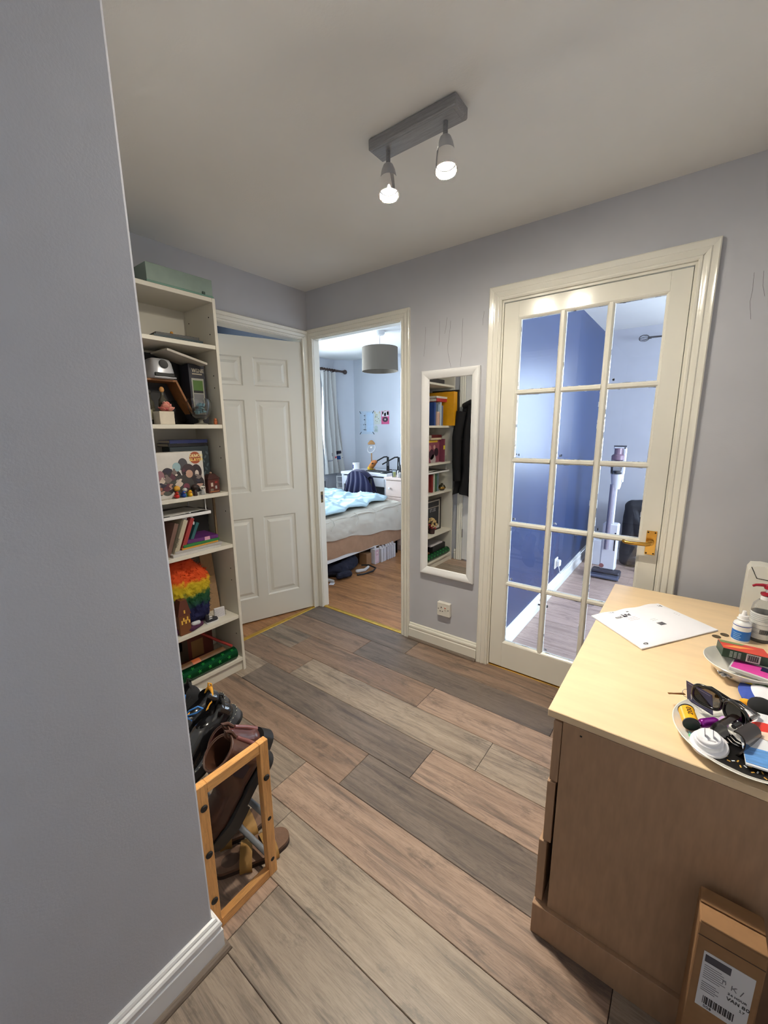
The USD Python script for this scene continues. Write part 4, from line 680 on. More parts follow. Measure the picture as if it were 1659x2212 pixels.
def boot(label, loc, t, l, m=M_bleather):
    b = thing('ankle_boot', label, 'boot', loc); L, w = .275, .098
    up = blob([((.042, 0, .060, .040), (.125, 0, .060, .043)), ((.125, 0, .055, .043), (.20, .004, .040, .043)), ((.20, .004, .036, .040), (.238, .006, .034, .034)), ((.046, 0, .060, .040), (.060, 0, .150, .046)), ((.125, 0, .060, .043), (.075, 0, .150, .044)), ((.060, 0, .150, .046), (.064, 0, .185, .047))], .010, 8)
    up = cut(up, bb(-.2, .4, -.2, .2, -.2, .028, 0)); up = cut(up, T(lathe([(0, 0), (.034, .0), (.040, .08), (.044, .2), (0, .2)], 24).apply_transform(np.diag([1.12, .92, 1, 1])), .064, 0, .085))
    up = cut(up, bb(-.2, .4, -.2, .2, .180, .4, 0))
    sl, hl, fr_ = shoe_sole(L, w, .030, .022)
    rim = [(.064+.050*math.cos(a), .044*math.sin(a), .1795) for a in np.arange(28)*2*PI/28]
    place_parts(b, [('upper', up, m, 40), ('sole', cat(sl), M_sole, 25), ('heel_block', hl, M_sole, 25), ('fore_tread', fr_, M_sole, 25), ('collar_binding', tube(rim, .003, 8, True), M_bpatina, 50),
        ('dark_lining', T(lathe([(0, 0), (.0335, .0), (.0355, .025), (0, .025)], 24).apply_transform(np.diag([1.12, .92, 1, 1])), .064, 0, .0852), mat('black_lining', S(20, 20, 22), .8), 40),  # solid dark plug that makes the boot opening look black
        ('pull_tab', cat(tube([(.012, 0, .155), (.006, 0, .185), (.012, 0, .205), (.020, 0, .19), (.022, 0, .165)], [.006]*5, 8)), M_bpatina, 40)], t, l)
    for s in (-1, 1):
        q = ext(Polygon([(.055, .075), (.088, .075), (.098, .172), (.045, .172)]), .003); part(b, 'elastic_side', pose(T(frame(q, (0, s*.0425-.0015, 0), (1, 0, 0), (0, 0, 1)), 0, 0, 0) if s < 0 else frame(q, (0, .0435, 0), (1, 0, 0), (0, 0, 1)), None, t, l), M_gore, smooth=False)
    part(b, 'back_strap', pose(tube([(.004, 0, .05), (.006, 0, .10), (.012, 0, .15)], [.009, .008, .007], 10), None, t, l), mat('polished_brown_leather', S(122, 74, 72), .25, coat=.3), smooth=50)
    return b
boot('brown leather ankle boot nearest the end of the shoe rack, heel up', (1.285, -1.452, .366), (0, -.80, -.60), (0, -.60, .80), M_bpatina)
boot('dark brown leather ankle boot sticking out behind the nearest boot', (1.165, -1.366, .325), (0, -.66, -.75), (0, -.75, .66))
M_patent = mat('black_polished_leather', S(16, 16, 18), .16, coat=.6, bump=.05, bscale=40)
def low_shoe(label, loc, t, l, um, lining, lace=None, sole_c=(70, 72, 76), extra=(), name='shoe'):
    b = thing(name, label, 'shoe', loc); L, w = .285, .100
    up = blob([((.040, 0, .050, .036), (.125, 0, .056, .043)), ((.125, 0, .056, .043), (.205, .004, .040, .044)), ((.205, .004, .038, .043), (.245, .006, .036, .035)), ((.040, 0, .055, .036), (.045, 0, .080, .032))], .010, 8)
    up = cut(up, bb(-.2, .4, -.2, .2, -.2, .026, 0)); op = T(ell((0, 0, 0), (.058, .030, .055), 3), .068, 0, .108)
    inn = up.copy(); up = cut(up, op); sl, hl, fr_ = shoe_sole(L, w, .028, .014, .005)
    li = [('upper', up, um, 40), ('sole', sl, colmat(sole_c, .45), 25), ('heel_block', hl, M_sole, 25), ('fore_tread', fr_, M_sole, 25)]
    rim = [(.068+.056*math.cos(a), .031*math.sin(a), .079+.012*math.cos(2*a)-.006*math.cos(a)) for a in np.arange(32)*2*PI/32]
    li.append(('collar_lining', tube(rim, .0055, 8, True), lining, 50)); li.append(('heel_loop', tube([(.012, 0, .085), (.002, 0, .105), (.006, 0, .118), (.016, 0, .105), (.018, 0, .09)], .0035, 8), lining if lace else M_black, 50))
    fp = footprint(L, w, .0052).exterior; n = 48; pts = [fp.interpolate(i/n, normalized=True) for i in range(n)]
    place_parts(b, li, t, l); part(b, 'welt_stitch', pose(cat([bb(-.0022, .0022, -.0008, .0008, 0, .0012, 0).apply_transform(rotm(math.degrees(math.atan2(pts[(i+1) % n].y-pts[i].y, pts[(i+1) % n].x-pts[i].x)), 'z')).apply_translation([pts[i].x*.985, pts[i].y*.94, .0278]) for i in range(n)]), None, t, l), colmat((210, 208, 190)), smooth=False, kind='stuff')
    if lace:
        for k in range(4): part(b, 'lace', pose(tube([(.128+.018*k, -.030, .083-.004*k), (.132+.018*k, -.012, .097-.004*k), (.130+.018*k, .012, .097-.004*k), (.128+.018*k, .030, .083-.004*k)], .0032, 8), None, t, l), lace, smooth=50)
        for s in (-1, 1): part(b, 'lace_loop', pose(tube([(.130, s*.004, .100), (.112, s*.030, .125), (.085, s*.055, .128), (.080, s*.062, .112), (.100, s*.046, .104), (.128, s*.006, .098)], .003, 8), None, t, l), lace, smooth=50)
    for n_, m_, mm in extra: part(b, n_, pose(m_, None, t, l), mm, smooth=30)
    return b
M_lin = mat('black_lining', S(20, 20, 22), .8)
low_shoe('glossy black leather shoe on the shoe rack beside the brown boots', (1.045, -1.397, .372), (0, -.86, -.5), (0, -.5, .86), M_patent, M_lin)
low_shoe('glossy black leather shoe with yellow lining and blue laces on the rack', (.925, -1.372, .355), (0, -.86, -.5), (0, -.5, .86), M_patent, mat('mustard_lining', S(212, 150, 44), .8), mat('blue_lace', S(54, 118, 190), .8))
M_canvas = mat('black_canvas', S(26, 26, 28), .9)
wp = [ext(Polygon([(.10, .0), (.15, .012), (.20, .006), (.215, -.012), (.17, -.018), (.12, -.012)]), .05, .05), ]
low_shoe('black trainer with a white wavy side patch at the far end of the rack', (.812, -1.395, .34), (0, -.86, -.5), (0, -.5, .86), M_canvas, M_canvas, None, (220, 220, 218),
         extra=[('white_patch', frame(ext(Polygon([(.06, .035), (.11, .050), (.14, .078), (.155, .055), (.20, .05), (.22, .036), (.12, .030)]), .090), (0, .0455, 0), (1, 0, 0), (0, 0, 1)), M_white)], name='trainer')
M_suede = mat('taupe_suede', S(112, 86, 70), .95, var=.12, scale=30, bump=.2, bscale=200); M_foot = mat('worn_footbed', S(84, 66, 56), .9, var=.25, scale=14); M_tan = mat('tan_strap', S(150, 112, 58), .75, var=.1, scale=20); M_cork = mat('dark_cork', S(60, 46, 40), .9)
def sandal(label, loc, rz):
    s = thing('sandal', label, 'sandal', loc, rz); L, w = .245, .096; fp = footprint(L, w)
    part(s, 'outsole', ext(fp.buffer(.001), .012), M_cork); part(s, 'footbed', ext(fp, .010, .0118), M_suede, smooth=25); part(s, 'worn_toe_print', T(ext(affinity.scale(Point(0, 0).buffer(.022, 14), 1.3, 1), .0006), .055, 0, .0218), M_foot)
    for x, a in ((.105, -12), (.175, 8)):
        pts = np.array([(0, -.050, .006), (0, -.050, .018), (0, -.038, .034), (0, 0, .043), (0, .038, .034), (0, .050, .018), (0, .050, .006)]); P = np.stack([pts+np.array([dx, 0, -.2*abs(dx)]) for dx in np.linspace(-.019, .019, 5)])
        st = R(T(sheet(P, .0035), x, 0, 0), a, 'z', (x, 0, 0)); o = part(s, 'strap', st, M_tan, smooth=50); part(o, 'buckle', R(T(bb(-.009, .009, .036, .044, .026, .034, .001), x, 0, .002), a, 'z', (x, 0, 0)), mat('buckle_steel', S(190, 180, 150), .3, metallic=.8), smooth=False)
    return s
sandal('brown suede sandal on the floor under the rack, its toe past the near post', (1.212, -1.632, .0006), 64)
sandal('brown suede sandal second from the near end, on the floor under the brown boots', (1.098, -1.632, .0006), 67)
# ================================================================ dresser
M_birch = mat('birch_veneer', S(232, 204, 164), .36, var=.05, scale=5, stretch=(1, 5, 5), coat=.1, detail=6)
M_birchz = mat('birch_veneer_side', S(172, 137, 106), .5, var=.10, scale=18, stretch=(3, 3, .6), detail=8)
dx0, dx1, dy0, dy1, dz = 2.064, 2.556, -1.167, -.131, .694
dr = thing('dresser', 'birch veneer chest of drawers with stepped drawer fronts by the glazed door', 'dresser', ((dx0+dx1)/2, (dy0+dy1)/2, 0))
Ld = lambda *a: T(bb(*a), -(dx0+dx1)/2, -(dy0+dy1)/2, 0)
part(dr, 'top_panel', Ld(dx0, dx1-.002, dy0, dy1, dz-.020, dz, .0015), M_birch, smooth=False)
for y in (dy0, dy1-.018): part(dr, 'side_panel', Ld(dx0+.037, dx1-.004, y, y+.018, .10, dz-.0205, .001), M_birchz, smooth=False)
part(dr, 'back_panel', Ld(dx1-.012, dx1-.005, dy0+.019, dy1-.019, .05, dz-.021, 0), M_birchz, smooth=False)
part(dr, 'base_plinth', Ld(dx0+.001, dx1-.004, dy0-.012, dy1+.010, .0, .100, .0015), M_birchz, smooth=False)
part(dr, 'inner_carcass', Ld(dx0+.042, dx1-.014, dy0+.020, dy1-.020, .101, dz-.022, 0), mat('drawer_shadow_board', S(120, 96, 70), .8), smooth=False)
for k, (za, zb, o) in enumerate([(.496, .668, .012), (.306, .490, .010), (.106, .300, .000)]):
    f0 = dx0+[.0155, .0115, .0025][k]
    part(dr, 'drawer_front', Ld(f0, f0+.020, dy0+.001, dy1-.001, za, zb, .0012), M_birchz, smooth=False, label='drawer front standing slightly open' if k == 2 else None)
part(dr, 'cam_hole', Ld(2.140, 2.145, dy0-.0004, dy0+.001, .652, .656, 0), M_hole)
# things on the dresser
M_env = mat('white_envelope_paper', S(238, 238, 244), .6, bump=.12, bscale=18)
ev = thing('envelope', 'large white padded envelope lying on the dresser corner', 'envelope', (2.228, -.494, dz))
c4 = np.array([[2.046, -.553], [2.234, -.285], [2.414, -.420], [2.220, -.714]])-np.array([2.228, -.494])
n1, n2 = 26, 26; u_, v_ = np.meshgrid(np.linspace(0, 1, n1), np.linspace(0, 1, n2), indexing='ij')
XY = (1-u_)[..., None]*(1-v_)[..., None]*c4[0]+u_[..., None]*(1-v_)[..., None]*c4[1]+u_[..., None]*v_[..., None]*c4[2]+(1-u_)[..., None]*v_[..., None]*c4[3]
hgt = .0035+.011*np.clip(np.sin(PI*u_)*np.sin(PI*v_), 0, 1)**.6+.0022*(meshkit.fbm(np.stack([u_*6, v_*6, u_*0], -1), 3)-.5)+.008*np.clip(.12-v_, 0, 1)/.12*np.sin(PI*u_*3)**2*.5
part(ev, 'envelope_body', sheet(np.concatenate([XY, hgt[..., None]], -1), .0045), M_env, smooth=50)
xd = (c4[0]-c4[1]); xd = np.array([*xd, 0])/np.linalg.norm(xd); yd_ = np.array([*(c4[0]-c4[3]), 0]); yd_ /= np.linalg.norm(yd_)
def on_env(uu, vv, up=.0): i, j = int(uu*(n1-1)), int(vv*(n2-1)); return np.array([*XY[i, j], hgt[i, j]+.0028+up])
def env_text(s, h, uu, vv, bold=False, m=None, name='printing'): part(ev, name, text(s, h, on_env(uu, vv), xd, -yd_ if False else np.cross([0, 0, 1], xd), .0006, bold), m or colmat((60, 60, 66)), smooth=False)
env_text('Art', .020, .42, .20, True); env_text('to you', .012, .34, .27); env_text('by', .006, .46, .14)
for k in range(4): env_text('------------', .004, .40, .325+.025*k, False, colmat((170, 110, 110)))
for k in range(5): env_text('--------------', .004, .95, .40+.022*k, False, colmat((150, 150, 156)))
env_text('Post', .012, .98, .10); env_text('Post', .010, .30, .06); env_text('<>', .012, .12, .93, True)
part(ev, 'barcode', cat([frame(bb(0, .0012+.0010*(k % 3 == 0), 0, .018, 0, .0006, 0), on_env(.56, .60)+xd*.0026*k, xd, np.cross([0, 0, 1], xd)) for k in range(10)]), colmat((90, 90, 96)), smooth=False)
for k in range(2): env_text('-------', .004, .58, .50+.02*k, False, colmat((150, 150, 156)))
M_coin = mat('old_bronze_coin', S(110, 96, 76), .5, metallic=.6)
cn = single('coin', T(cyl(.0120, .0018, 28, b=.0003), 2.409, -.471, dz), M_coin, 'bronze coin half under the corner of the white envelope', 'coin', 'coins' if False else None)
single('coin', T(cyl(.0118, .0018, 28, b=.0003), 2.431, -.441, dz), M_coin, 'bronze coin lying clear between the envelope and the drops bottle', 'coin')
wt = M_white
rt = thing('white_router', 'white plastic box-shaped device standing at the back edge of the dresser', 'router', (2.520, -.200, dz))
part(rt, 'body', frame(ext(Polygon([(-.036, 0), (.036, 0), (.036, .185), (.030, .196), (.0, .200), (-.028, .196), (-.036, .180)]).buffer(0), .075), (0, .0375, 0), (1, 0, 0), (0, 0, 1)), mat('white_device_plastic', S(226, 224, 214), .35), smooth=20)
part(rt, 'dark_seam', tube([(-.030, -.0385, .194), (-.012, -.0385, .155), (.036, -.0385, .152)], .0012, 6), M_black); 
bo = thing('drops_bottle', 'small white squeeze bottle with a bright blue label', 'bottle', (2.469, -.452, dz))
part(bo, 'bottle', lathe([(0, 0), (.0225, 0), (.0235, .002), (.0235, .055), (.0215, .062), (.014, .068), (.0125, .072), (0, .072)], 32), M_white, smooth=40)
part(bo, 'blue_label', lathe([(.0236, .006), (.0239, .0065), (.0239, .0375), (.0236, .038)], 40), colmat((28, 108, 196), .35), smooth=40); part(bo, 'blue_line', lathe([(.0236, .053), (.0239, .0534), (.0239, .0550), (.0236, .0554)], 40), colmat((40, 70, 150), .35), smooth=40)
for k in range(4): part(bo, 'label_print', cat([R(bb(.0236, .0242, -.004, .003+.003*((k+q) % 2), .010+.006*k, .0125+.006*k, 0), 225+14*q, 'z') for q in range(3)]), colmat((120, 170, 220)), smooth=False)
cp = part(bo, 'cap', lathe([(0, .072), (.0155, .072), (.0165, .0735), (.0165, .075), (.0135, .076), (.0130, .086), (.0075, .088), (.006, .092), (.0050, .101), (.002, .103), (0, .103)], 32), M_white, smooth=40)
pu = thing('pump_bottle', 'clear pump bottle with a red pump and a printed white label', 'pump bottle', (2.518, -.412, dz))
M_clear = mat('clear_plastic', (.95, .96, .96), .05, trans=.95, ior=1.40)
part(pu, 'bottle', lathe([(0, 0), (.029, 0), (.031, .003), (.031, .105), (.028, .122), (.019, .134), (.014, .138), (.0125, .138), (.017, .132), (.026, .120), (.0295, .104), (.0295, .004), (0, .003)], 40), M_clear, smooth=40)
part(pu, 'label', lathe([(.0312, .012), (.0315, .0125), (.0315, .0965), (.0312, .097)], 48), mat('frosted_label', S(214, 214, 210), .45), smooth=40)
part(pu, 'label_lines', cat([R(bb(.0314, .0319, -.0035, .0035, z, z+.0007, 0), a, 'z') for z in (.030, .034, .046, .060, .072, .078, .084, .090) for a in range(150, 331, 13)]), colmat((140, 140, 146)), smooth=False, kind='stuff')
part(pu, 'barcode', cat([R(bb(.0315, .0321, -.0008, .0008, .030, .045, 0), 262+4.4*k, 'z') for k in range(9)]), colmat((50, 50, 54)), smooth=False)
part(pu, 'neck', T(cyl(.0135, .014, 28, b=.001), 0, 0, .137), M_white); M_red = mat('dark_red_plastic', S(160, 22, 48), .3)
pm_ = part(pu, 'pump_collar', lathe([(0, .153), (.014, .153), (.0155, .155), (.0155, .160), (.008, .163), (0, .163)], 28), M_red, smooth=40); part(pu, 'pump_stem', T(cyl(.0042, .016, 16), 0, 0, .162), M_white)
part(pu, 'pump_head', cat(T(cyl(.0095, .014, 24, b=.002), 0, 0, .174), tube([(0, 0, .184), (-.014, -.004, .186), (-.030, -.010, .185), (-.038, -.013, .181)], [.0055, .005, .0042, .0035], 12)), M_red, smooth=40)
# first bowl
M_bowl = mat('white_glazed_ceramic', S(230, 228, 220), .12, coat=.4)
def dish(name, label, c, r, h, m=M_bowl, cat_='bowl', ry=1.0, rz=0):
    b = thing(name, label, cat_, (c[0], c[1], dz), rz); pr_ = [(0, 0), (r*.55, 0), (r*.58, .003), (r*.80, h*.45), (r*.97, h*.93), (r, h), (r*.985, h+.0012), (r*.955, h*.96), (r*.78, h*.52), (r*.55, .0075), (0, .0065)]
    q = lathe(pr_, 64); q.vertices[:, 1] *= ry; part(b, 'dish', q, m, smooth=50); return b
dish('trinket_bowl', 'white bowl of small packets at the back of the dresser', (2.462, -.705), .094, .040)
mb = thing('match_box', 'dark green and red carton with a barcode lying in the far bowl', 'carton', (2.455, -.672, dz+.040), 8, None, (3, -5))
part(mb, 'body', bb(-.052, .052, -.034, .034, 0, .026, .001), colmat((26, 58, 40), .35), smooth=False); part(mb, 'red_face', bb(-.0515, .0515, -.0335, .0335, .0258, .0265, 0), colmat((210, 62, 44), .35), smooth=False)
part(mb, 'orange_flash', ext(Polygon([(-.05, -.02), (-.01, -.012), (.03, .012), (-.02, .004)]), .0004, .0266), colmat((232, 150, 70)), smooth=False); part(mb, 'green_picture', ext(Polygon([(-.05, .012), (.0, .018), (.01, .032), (-.05, .032)]), .0004, .0266), colmat((120, 140, 90)), smooth=False)
part(mb, 'barcode_panel', bb(.000, .030, -.0347, -.0338, .002, .024, 0), colmat((206, 208, 196)), smooth=False); part(mb, 'barcode', cat([bb(.003+.0022*k, .0042+.0022*k+.0006*(k % 2), -.0351, -.0345, .005, .022, 0) for k in range(11)]), colmat((40, 40, 44)), smooth=False)
for k in range(5): part(mb, 'small_print', cat([bb(-.036+.009*q, -.0295+.009*q, -.0346, -.0339, .005+.0036*k, .0065+.0036*k, 0) for q in range(3)]), colmat((170, 190, 176)), smooth=False)
for k in range(5): part(mb, 'end_print', bb(.0516, .0524, -.022, .010+.003*(k % 2), .006+.0034*k, .0076+.0034*k, 0), colmat((170, 190, 176)), smooth=False)
pk = thing('card_pack', 'clear and pink card pack under the dark green carton', 'packet', (2.480, -.724, dz+.024), -14); part(pk, 'clear_case', bb(-.050, .050, -.032, .032, 0, .012, .002), mat('cloudy_plastic', S(206, 204, 206), .2), smooth=False); part(pk, 'pink_card', bb(-.046, .046, -.029, .029, .0118, .0125, 0), colmat((216, 70, 160)), smooth=False); part(pk, 'navy_band', bb(.010, .046, .004, .029, .0124, .0131, 0), colmat((36, 30, 70)), smooth=False)
single('foil_wrapper', R(sheet(np.stack(list(np.meshgrid(np.linspace(-.022, .022, 8), np.linspace(-.012, .012, 6), indexing='ij'))+[.003*np.sin(np.arange(48).reshape(8, 6)*1.7)], -1), .0012), 20, 'z').apply_translation([2.425, -.770, dz+.0235]), mat('silver_foil', S(206, 206, 208), .25, metallic=.7), 'crumpled silver wrapper in the far bowl', 'wrapper')
single('yellow_sweet', blob([((2.452, -.775, dz+.024, .007), (2.468, -.778, dz+.024, .007))], .004, 4), colmat((240, 208, 40), .35), 'yellow wrapped sweet in the far bowl', 'sweet')
single('green_sweet', blob([((2.482, -.780, dz+.022, .007), (2.496, -.776, dz+.022, .007))], .004, 4), colmat((58, 84, 38), .4), 'dark green wrapped sweet in the far bowl', 'sweet')
# cloth purse and string bits beside the plates (plain stand-ins)
cq = thing('coin_purse', 'blue and white soft cloth purse lying between the two bowls', 'purse', (2.487, -.810, dz)); 
part(cq, 'blue_cloth', sheet(np.stack([(u_-.5)*.085*(1-.25*(2*v_-1)**2), (v_-.5)*.105, .007+.016*np.sin(PI*u_)*np.sin(PI*v_)], -1), .006), colmat((60, 84, 170), .9), smooth=60)
part(cq, 'white_panel', sheet(np.stack([.008+(u_-.5)*.055*(1-.3*(2*v_-1)**2), (v_-.5)*.075, .0113+.0165*np.sin(PI*(u_*.7+.2))*np.sin(PI*(.15+.7*v_))], -1), .004), colmat((230, 230, 236), .9), smooth=60)
part(cq, 'blue_flap', sheet(np.stack([.022+(u_-.5)*.030, -.010+(v_-.5)*.030, .0185+.012*np.sin(PI*u_)*np.sin(PI*v_)], -1), .003), colmat((52, 104, 190), .9), smooth=60)
for y in (-.050, .030): part(cq, 'yellow_tab', ell((-.030+.02*(y > 0), y, .008), (.014, .010, .007)), colmat((236, 170, 40), .8))
single('tan_pouch', T(sheet(np.stack([(u_-.5)*.075, (v_-.5)*.090, .006+.014*np.sin(PI*u_)*np.sin(PI*v_)], -1), .008), 2.500, -.925, dz), colmat((178, 126, 72), .85), 'tan leather pouch beside the near plate', 'pouch', smooth=60)
single('black_pompom', ell((2.475, -.925, dz+.040), (.026, .030, .020)), colmat((18, 18, 20), .9), 'black plush pompom lying on the tan pouch', 'pompom')
# near plate and what it holds
PC = (2.432, -1.045)
dish('trinket_plate', 'oval grey-white plate of keys and trinkets at the near corner of the dresser', PC, .122, .024, cat_='plate', ry=1.10)
film = thing('film_canister', 'yellow and black film canister marked 200 on the near plate', 'film canister', (2.340, -1.058, dz+.036)); A = lambda m: R(R(trimesh.Trimesh(T(m, 0, 0, -.020).vertices*1.22, m.faces, process=False), 96, 'x'), 14, 'z')
part(film, 'yellow_wrap', A(T(cyl(.0128, .034, 32), 0, 0, .003)), colmat((242, 176, 24), .35)); 
for z in (0, .036): part(film, 'end_cap', A(T(cyl(.0134, .0032, 32, b=.0006), 0, 0, z)), M_black)
part(film, 'spool', A(T(cyl(.005, .006, 16), 0, 0, -.003)), M_black); part(film, 'film_lip', A(bb(.0118, .0150, -.012, -.006, .004, .036, 0)), M_black)
part(film, 'marking', A(frame(T(meshkit.text_mesh('200', .0075, .0006), -.008, -.0035, 0), (0, .0128, .020), (0, 0, -1), (-1, 0, 0))), M_black, smooth=False)
nc = thing('navy_card', 'navy blue card standing up at the back of the near plate', 'card', (2.362, -.976, dz+.021), -35); part(nc, 'card', R(bb(-.030, .030, -.0006, .0006, 0, .058, .0003), 14, 'x'), colmat((42, 42, 92), .4), smooth=False)
for bx in ((-.026, .026, .0530, .0536), (-.026, .026, .006, .0066)): part(nc, 'gold_line', R(bb(bx[0], bx[1], -.0010, -.0005, bx[2], bx[3], 0), 14, 'x'), colmat((140, 140, 176)), smooth=False)
part(nc, 'white_mark', R(bb(-.020, -.018, -.0010, -.0005, .010, .024, 0), 14, 'x'), colmat((220, 220, 226)), smooth=False)
ky = thing('key_ring', 'thin brass key and wire ring hanging over the plate rim', 'keys', (2.322, -.952, dz+.026), 30); part(ky, 'ring', R(trimesh.creation.torus(.009, .0006, major_sections=24, minor_sections=6), 62, 'x').apply_translation([.014, 0, .004]), M_chrome); part(ky, 'key', bb(-.028, .012, -.0025, .0025, .0, .0014, .0004), M_brass, smooth=False); part(ky, 'key', R(bb(-.030, .010, -.0022, .0022, .0016, .0028, .0004), 7, 'z'), mat('old_copper', S(150, 96, 52), .4, metallic=.8), smooth=False)
sw = thing('purple_sweet', 'shiny purple wrapped sweet behind the white plug', 'sweet', (2.377, -1.045, dz+.030), 40); part(sw, 'sweet', blob([((-.013, 0, 0, .010), (.013, 0, .002, .010))], .004, 4), mat('purple_foil', S(140, 20, 150), .2, metallic=.5, coat=.5)); 
for s in (-1, 1): part(sw, 'twist', R(lathe([(0, 0), (.003, 0), (.012, .016), (.011, .017), (0, .004)], 16), 90*s, 'y').apply_translation([s*.020, 0, .001]), mat('clear_lilac_wrap', S(190, 150, 206), .2))
pg = thing('plug_adapter', 'round white two-pin plug adapter on the near plate', 'plug', (2.378, -1.114, dz+.016), 0, None, (-8, 16))
part(pg, 'disc', lathe([(0, 0), (.026, 0), (.032, .004), (.0335, .009), (.032, .014), (.026, .0165), (.0255, .020), (.0245, .026), (.0215, .0275), (.0210, .032), (.0195, .0335), (0, .0335)], 48), mat('glossy_white_plastic', S(232, 232, 238), .2), smooth=35)
for x, a in ((-.006, 0), (.008, 0)): part(pg, 'pin', bb(x-.0008, x+.0008, -.0035, .0035, .033, .050, .0003), M_chrome, smooth=False)
part(pg, 'slot', bb(-.002, .012, -.0125, -.0095, .0332, .0340, 0), colmat((170, 170, 176)), smooth=False)
cl = thing('sunglasses', 'black folded sunglasses resting upright among the trinkets', 'sunglasses', (2.400, -1.005, dz+.036), -38)
M_gl = mat('black_glossy_acetate', S(14, 13, 13), .18, coat=.5); M_lens = pane_mat('smoked_lens', (.42, .40, .38), .05)
for s in (-1, 1):
    o = [(s*.032+.029*math.copysign(abs(math.cos(a))**.7, math.cos(a)), 0, .026+.023*math.copysign(abs(math.sin(a))**.7, math.sin(a))) for a in np.arange(30)*2*PI/30]; rim_ = part(cl, 'rim', R(tube(o, .0036, 10, True), -14*s, 'z'), M_gl, smooth=60); part(rim_, 'lens', R(frame(ext(Polygon([(p[0], p[2]) for p in o]), .0014), (0, .0007, 0), (1, 0, 0), (0, 0, 1)), -14*s, 'z'), M_lens, smooth=False)
    part(cl, 'temple', tube([(s*.060, s*.0-.012, .036), (s*.050, .030, .030), (s*.0, .045+.006*s, .022), (-s*.045, .040, .010)], [.0045, .004, .0035, .004], 10), M_gl, smooth=60)
part(cl, 'bridge', tube([(-.007, 0, .034), (0, -.002, .037), (.007, 0, .034)], .0036, 8), M_gl, smooth=60)
hc = thing('hair_clip', 'dark tortoiseshell claw hair clip in the middle of the near plate', 'hair clip', (2.418, -1.082, dz+.018), 62)
M_tort = mat('tortoiseshell', S(34, 18, 12), .2, col2=S(12, 9, 9), scale=40, coat=.5)
for s in (-1, 1):
    a_ = np.linspace(.15, 2.6, 9); P = np.stack([np.stack([np.full(9, x)+.004*np.sin(a_*2), s*(.004+.026*np.sin(a_)), .052-.030+.030*np.cos(a_-.3)], -1) for x in np.linspace(-.030, .030, 9)]); part(hc, 'jaw', sheet(P, .003), M_tort, smooth=60)
    for k in range(6): part(hc, 'tooth', tube([(-.027+.0108*k, s*.016, .004), (-.027+.0108*k, s*.006, -.001), (-.027+.0108*k, -s*.002, -.0005)], [.003, .0026, .0012], 8), M_tort, smooth=60)
part(hc, 'spring', T(cyl(.0045, .022, 16, axis='x'), -.011, 0, .050), M_black)
pc = thing('snack_pouch', 'white printed pouch with red and blue colour blocks on the near plate', 'pouch', (2.462, -1.066, dz+.044), 5, None, (0, 10))
q = lambda x0, x1, y0, y1, dzz=0.0: np.stack([x0+(x1-x0)*u_, y0+(y1-y0)*v_, .002*np.sin(PI*(x0+(x1-x0)*u_+.04)/.08)*np.sin(PI*((y0+(y1-y0)*v_)+.08)/.16)*3+dzz], -1)
part(pc, 'pouch', sheet(q(-.036, .040, -.080, .078), .004), mat('white_pouch_film', S(226, 228, 234), .3), smooth=60)
part(pc, 'blue_band', sheet(q(-.0355, .0395, -.076, -.036, .0024), .0008), mat('blue_wave_print', S(96, 150, 214), .35, var=.18, scale=30, stretch=(1, 6, 1)), smooth=60)
for nm, pol, c in (('red_print', affinity.scale(Point(.010, .018).buffer(.030, 14), 1.0, .85), (222, 60, 50)), ('cream_print', affinity.scale(Point(.012, .004).buffer(.020, 14), 1.1, .6), (236, 210, 190)), ('red_print', Point(-.026, .052).buffer(.012, 12), (222, 60, 50)), ('orange_print', Point(.034, -.034).buffer(.014, 12), (230, 110, 60))):
    part(pc, nm, T(ext(pol.intersection(sbox(-.035, -.078, .039, .076)), .0007), 0, 0, .0075 if nm != 'cream_print' else .0082), colmat(c, .35), smooth=False)
part(pc, 'white_dot', T(cyl(.003, .0006, 14), .010, -.062, .0072), colmat((240, 240, 244)))
bm = thing('printed_card', 'black card with gold lettering tucked under the pouch on the near plate', 'card', (2.425, -1.128, dz+.022), -14, None, (0, 10)); part(bm, 'card', bb(-.060, .060, -.030, .030, 0, .0012, 0), colmat((20, 18, 18), .3), smooth=False)
for k in range(16): part(bm, 'gold_print', T(R(bb(-.0028, .0028, -.0012, .0012, .0012, .0018, 0), 37*k % 180, 'z'), -.044+.0062*k, -.012+.006*math.sin(k*2.1), 0), colmat((196, 150, 64) if k % 3 else (200, 206, 214)), smooth=False)
gt = thing('mint_ribbon', 'pale green and blue paper leaf scrap under the film canister', 'paper scrap', (2.352, -1.096, dz+.0135), 25)
for k in range(5): part(gt, 'leaf', T(R(ext(affinity.scale(Point(0, 0).buffer(.008, 8), 1.5, .5), .0010), 50*k, 'z'), .006*k-.012, .003*(k % 3), .001*k), colmat([(150, 196, 206), (110, 190, 130)][k % 2], .6), smooth=False)
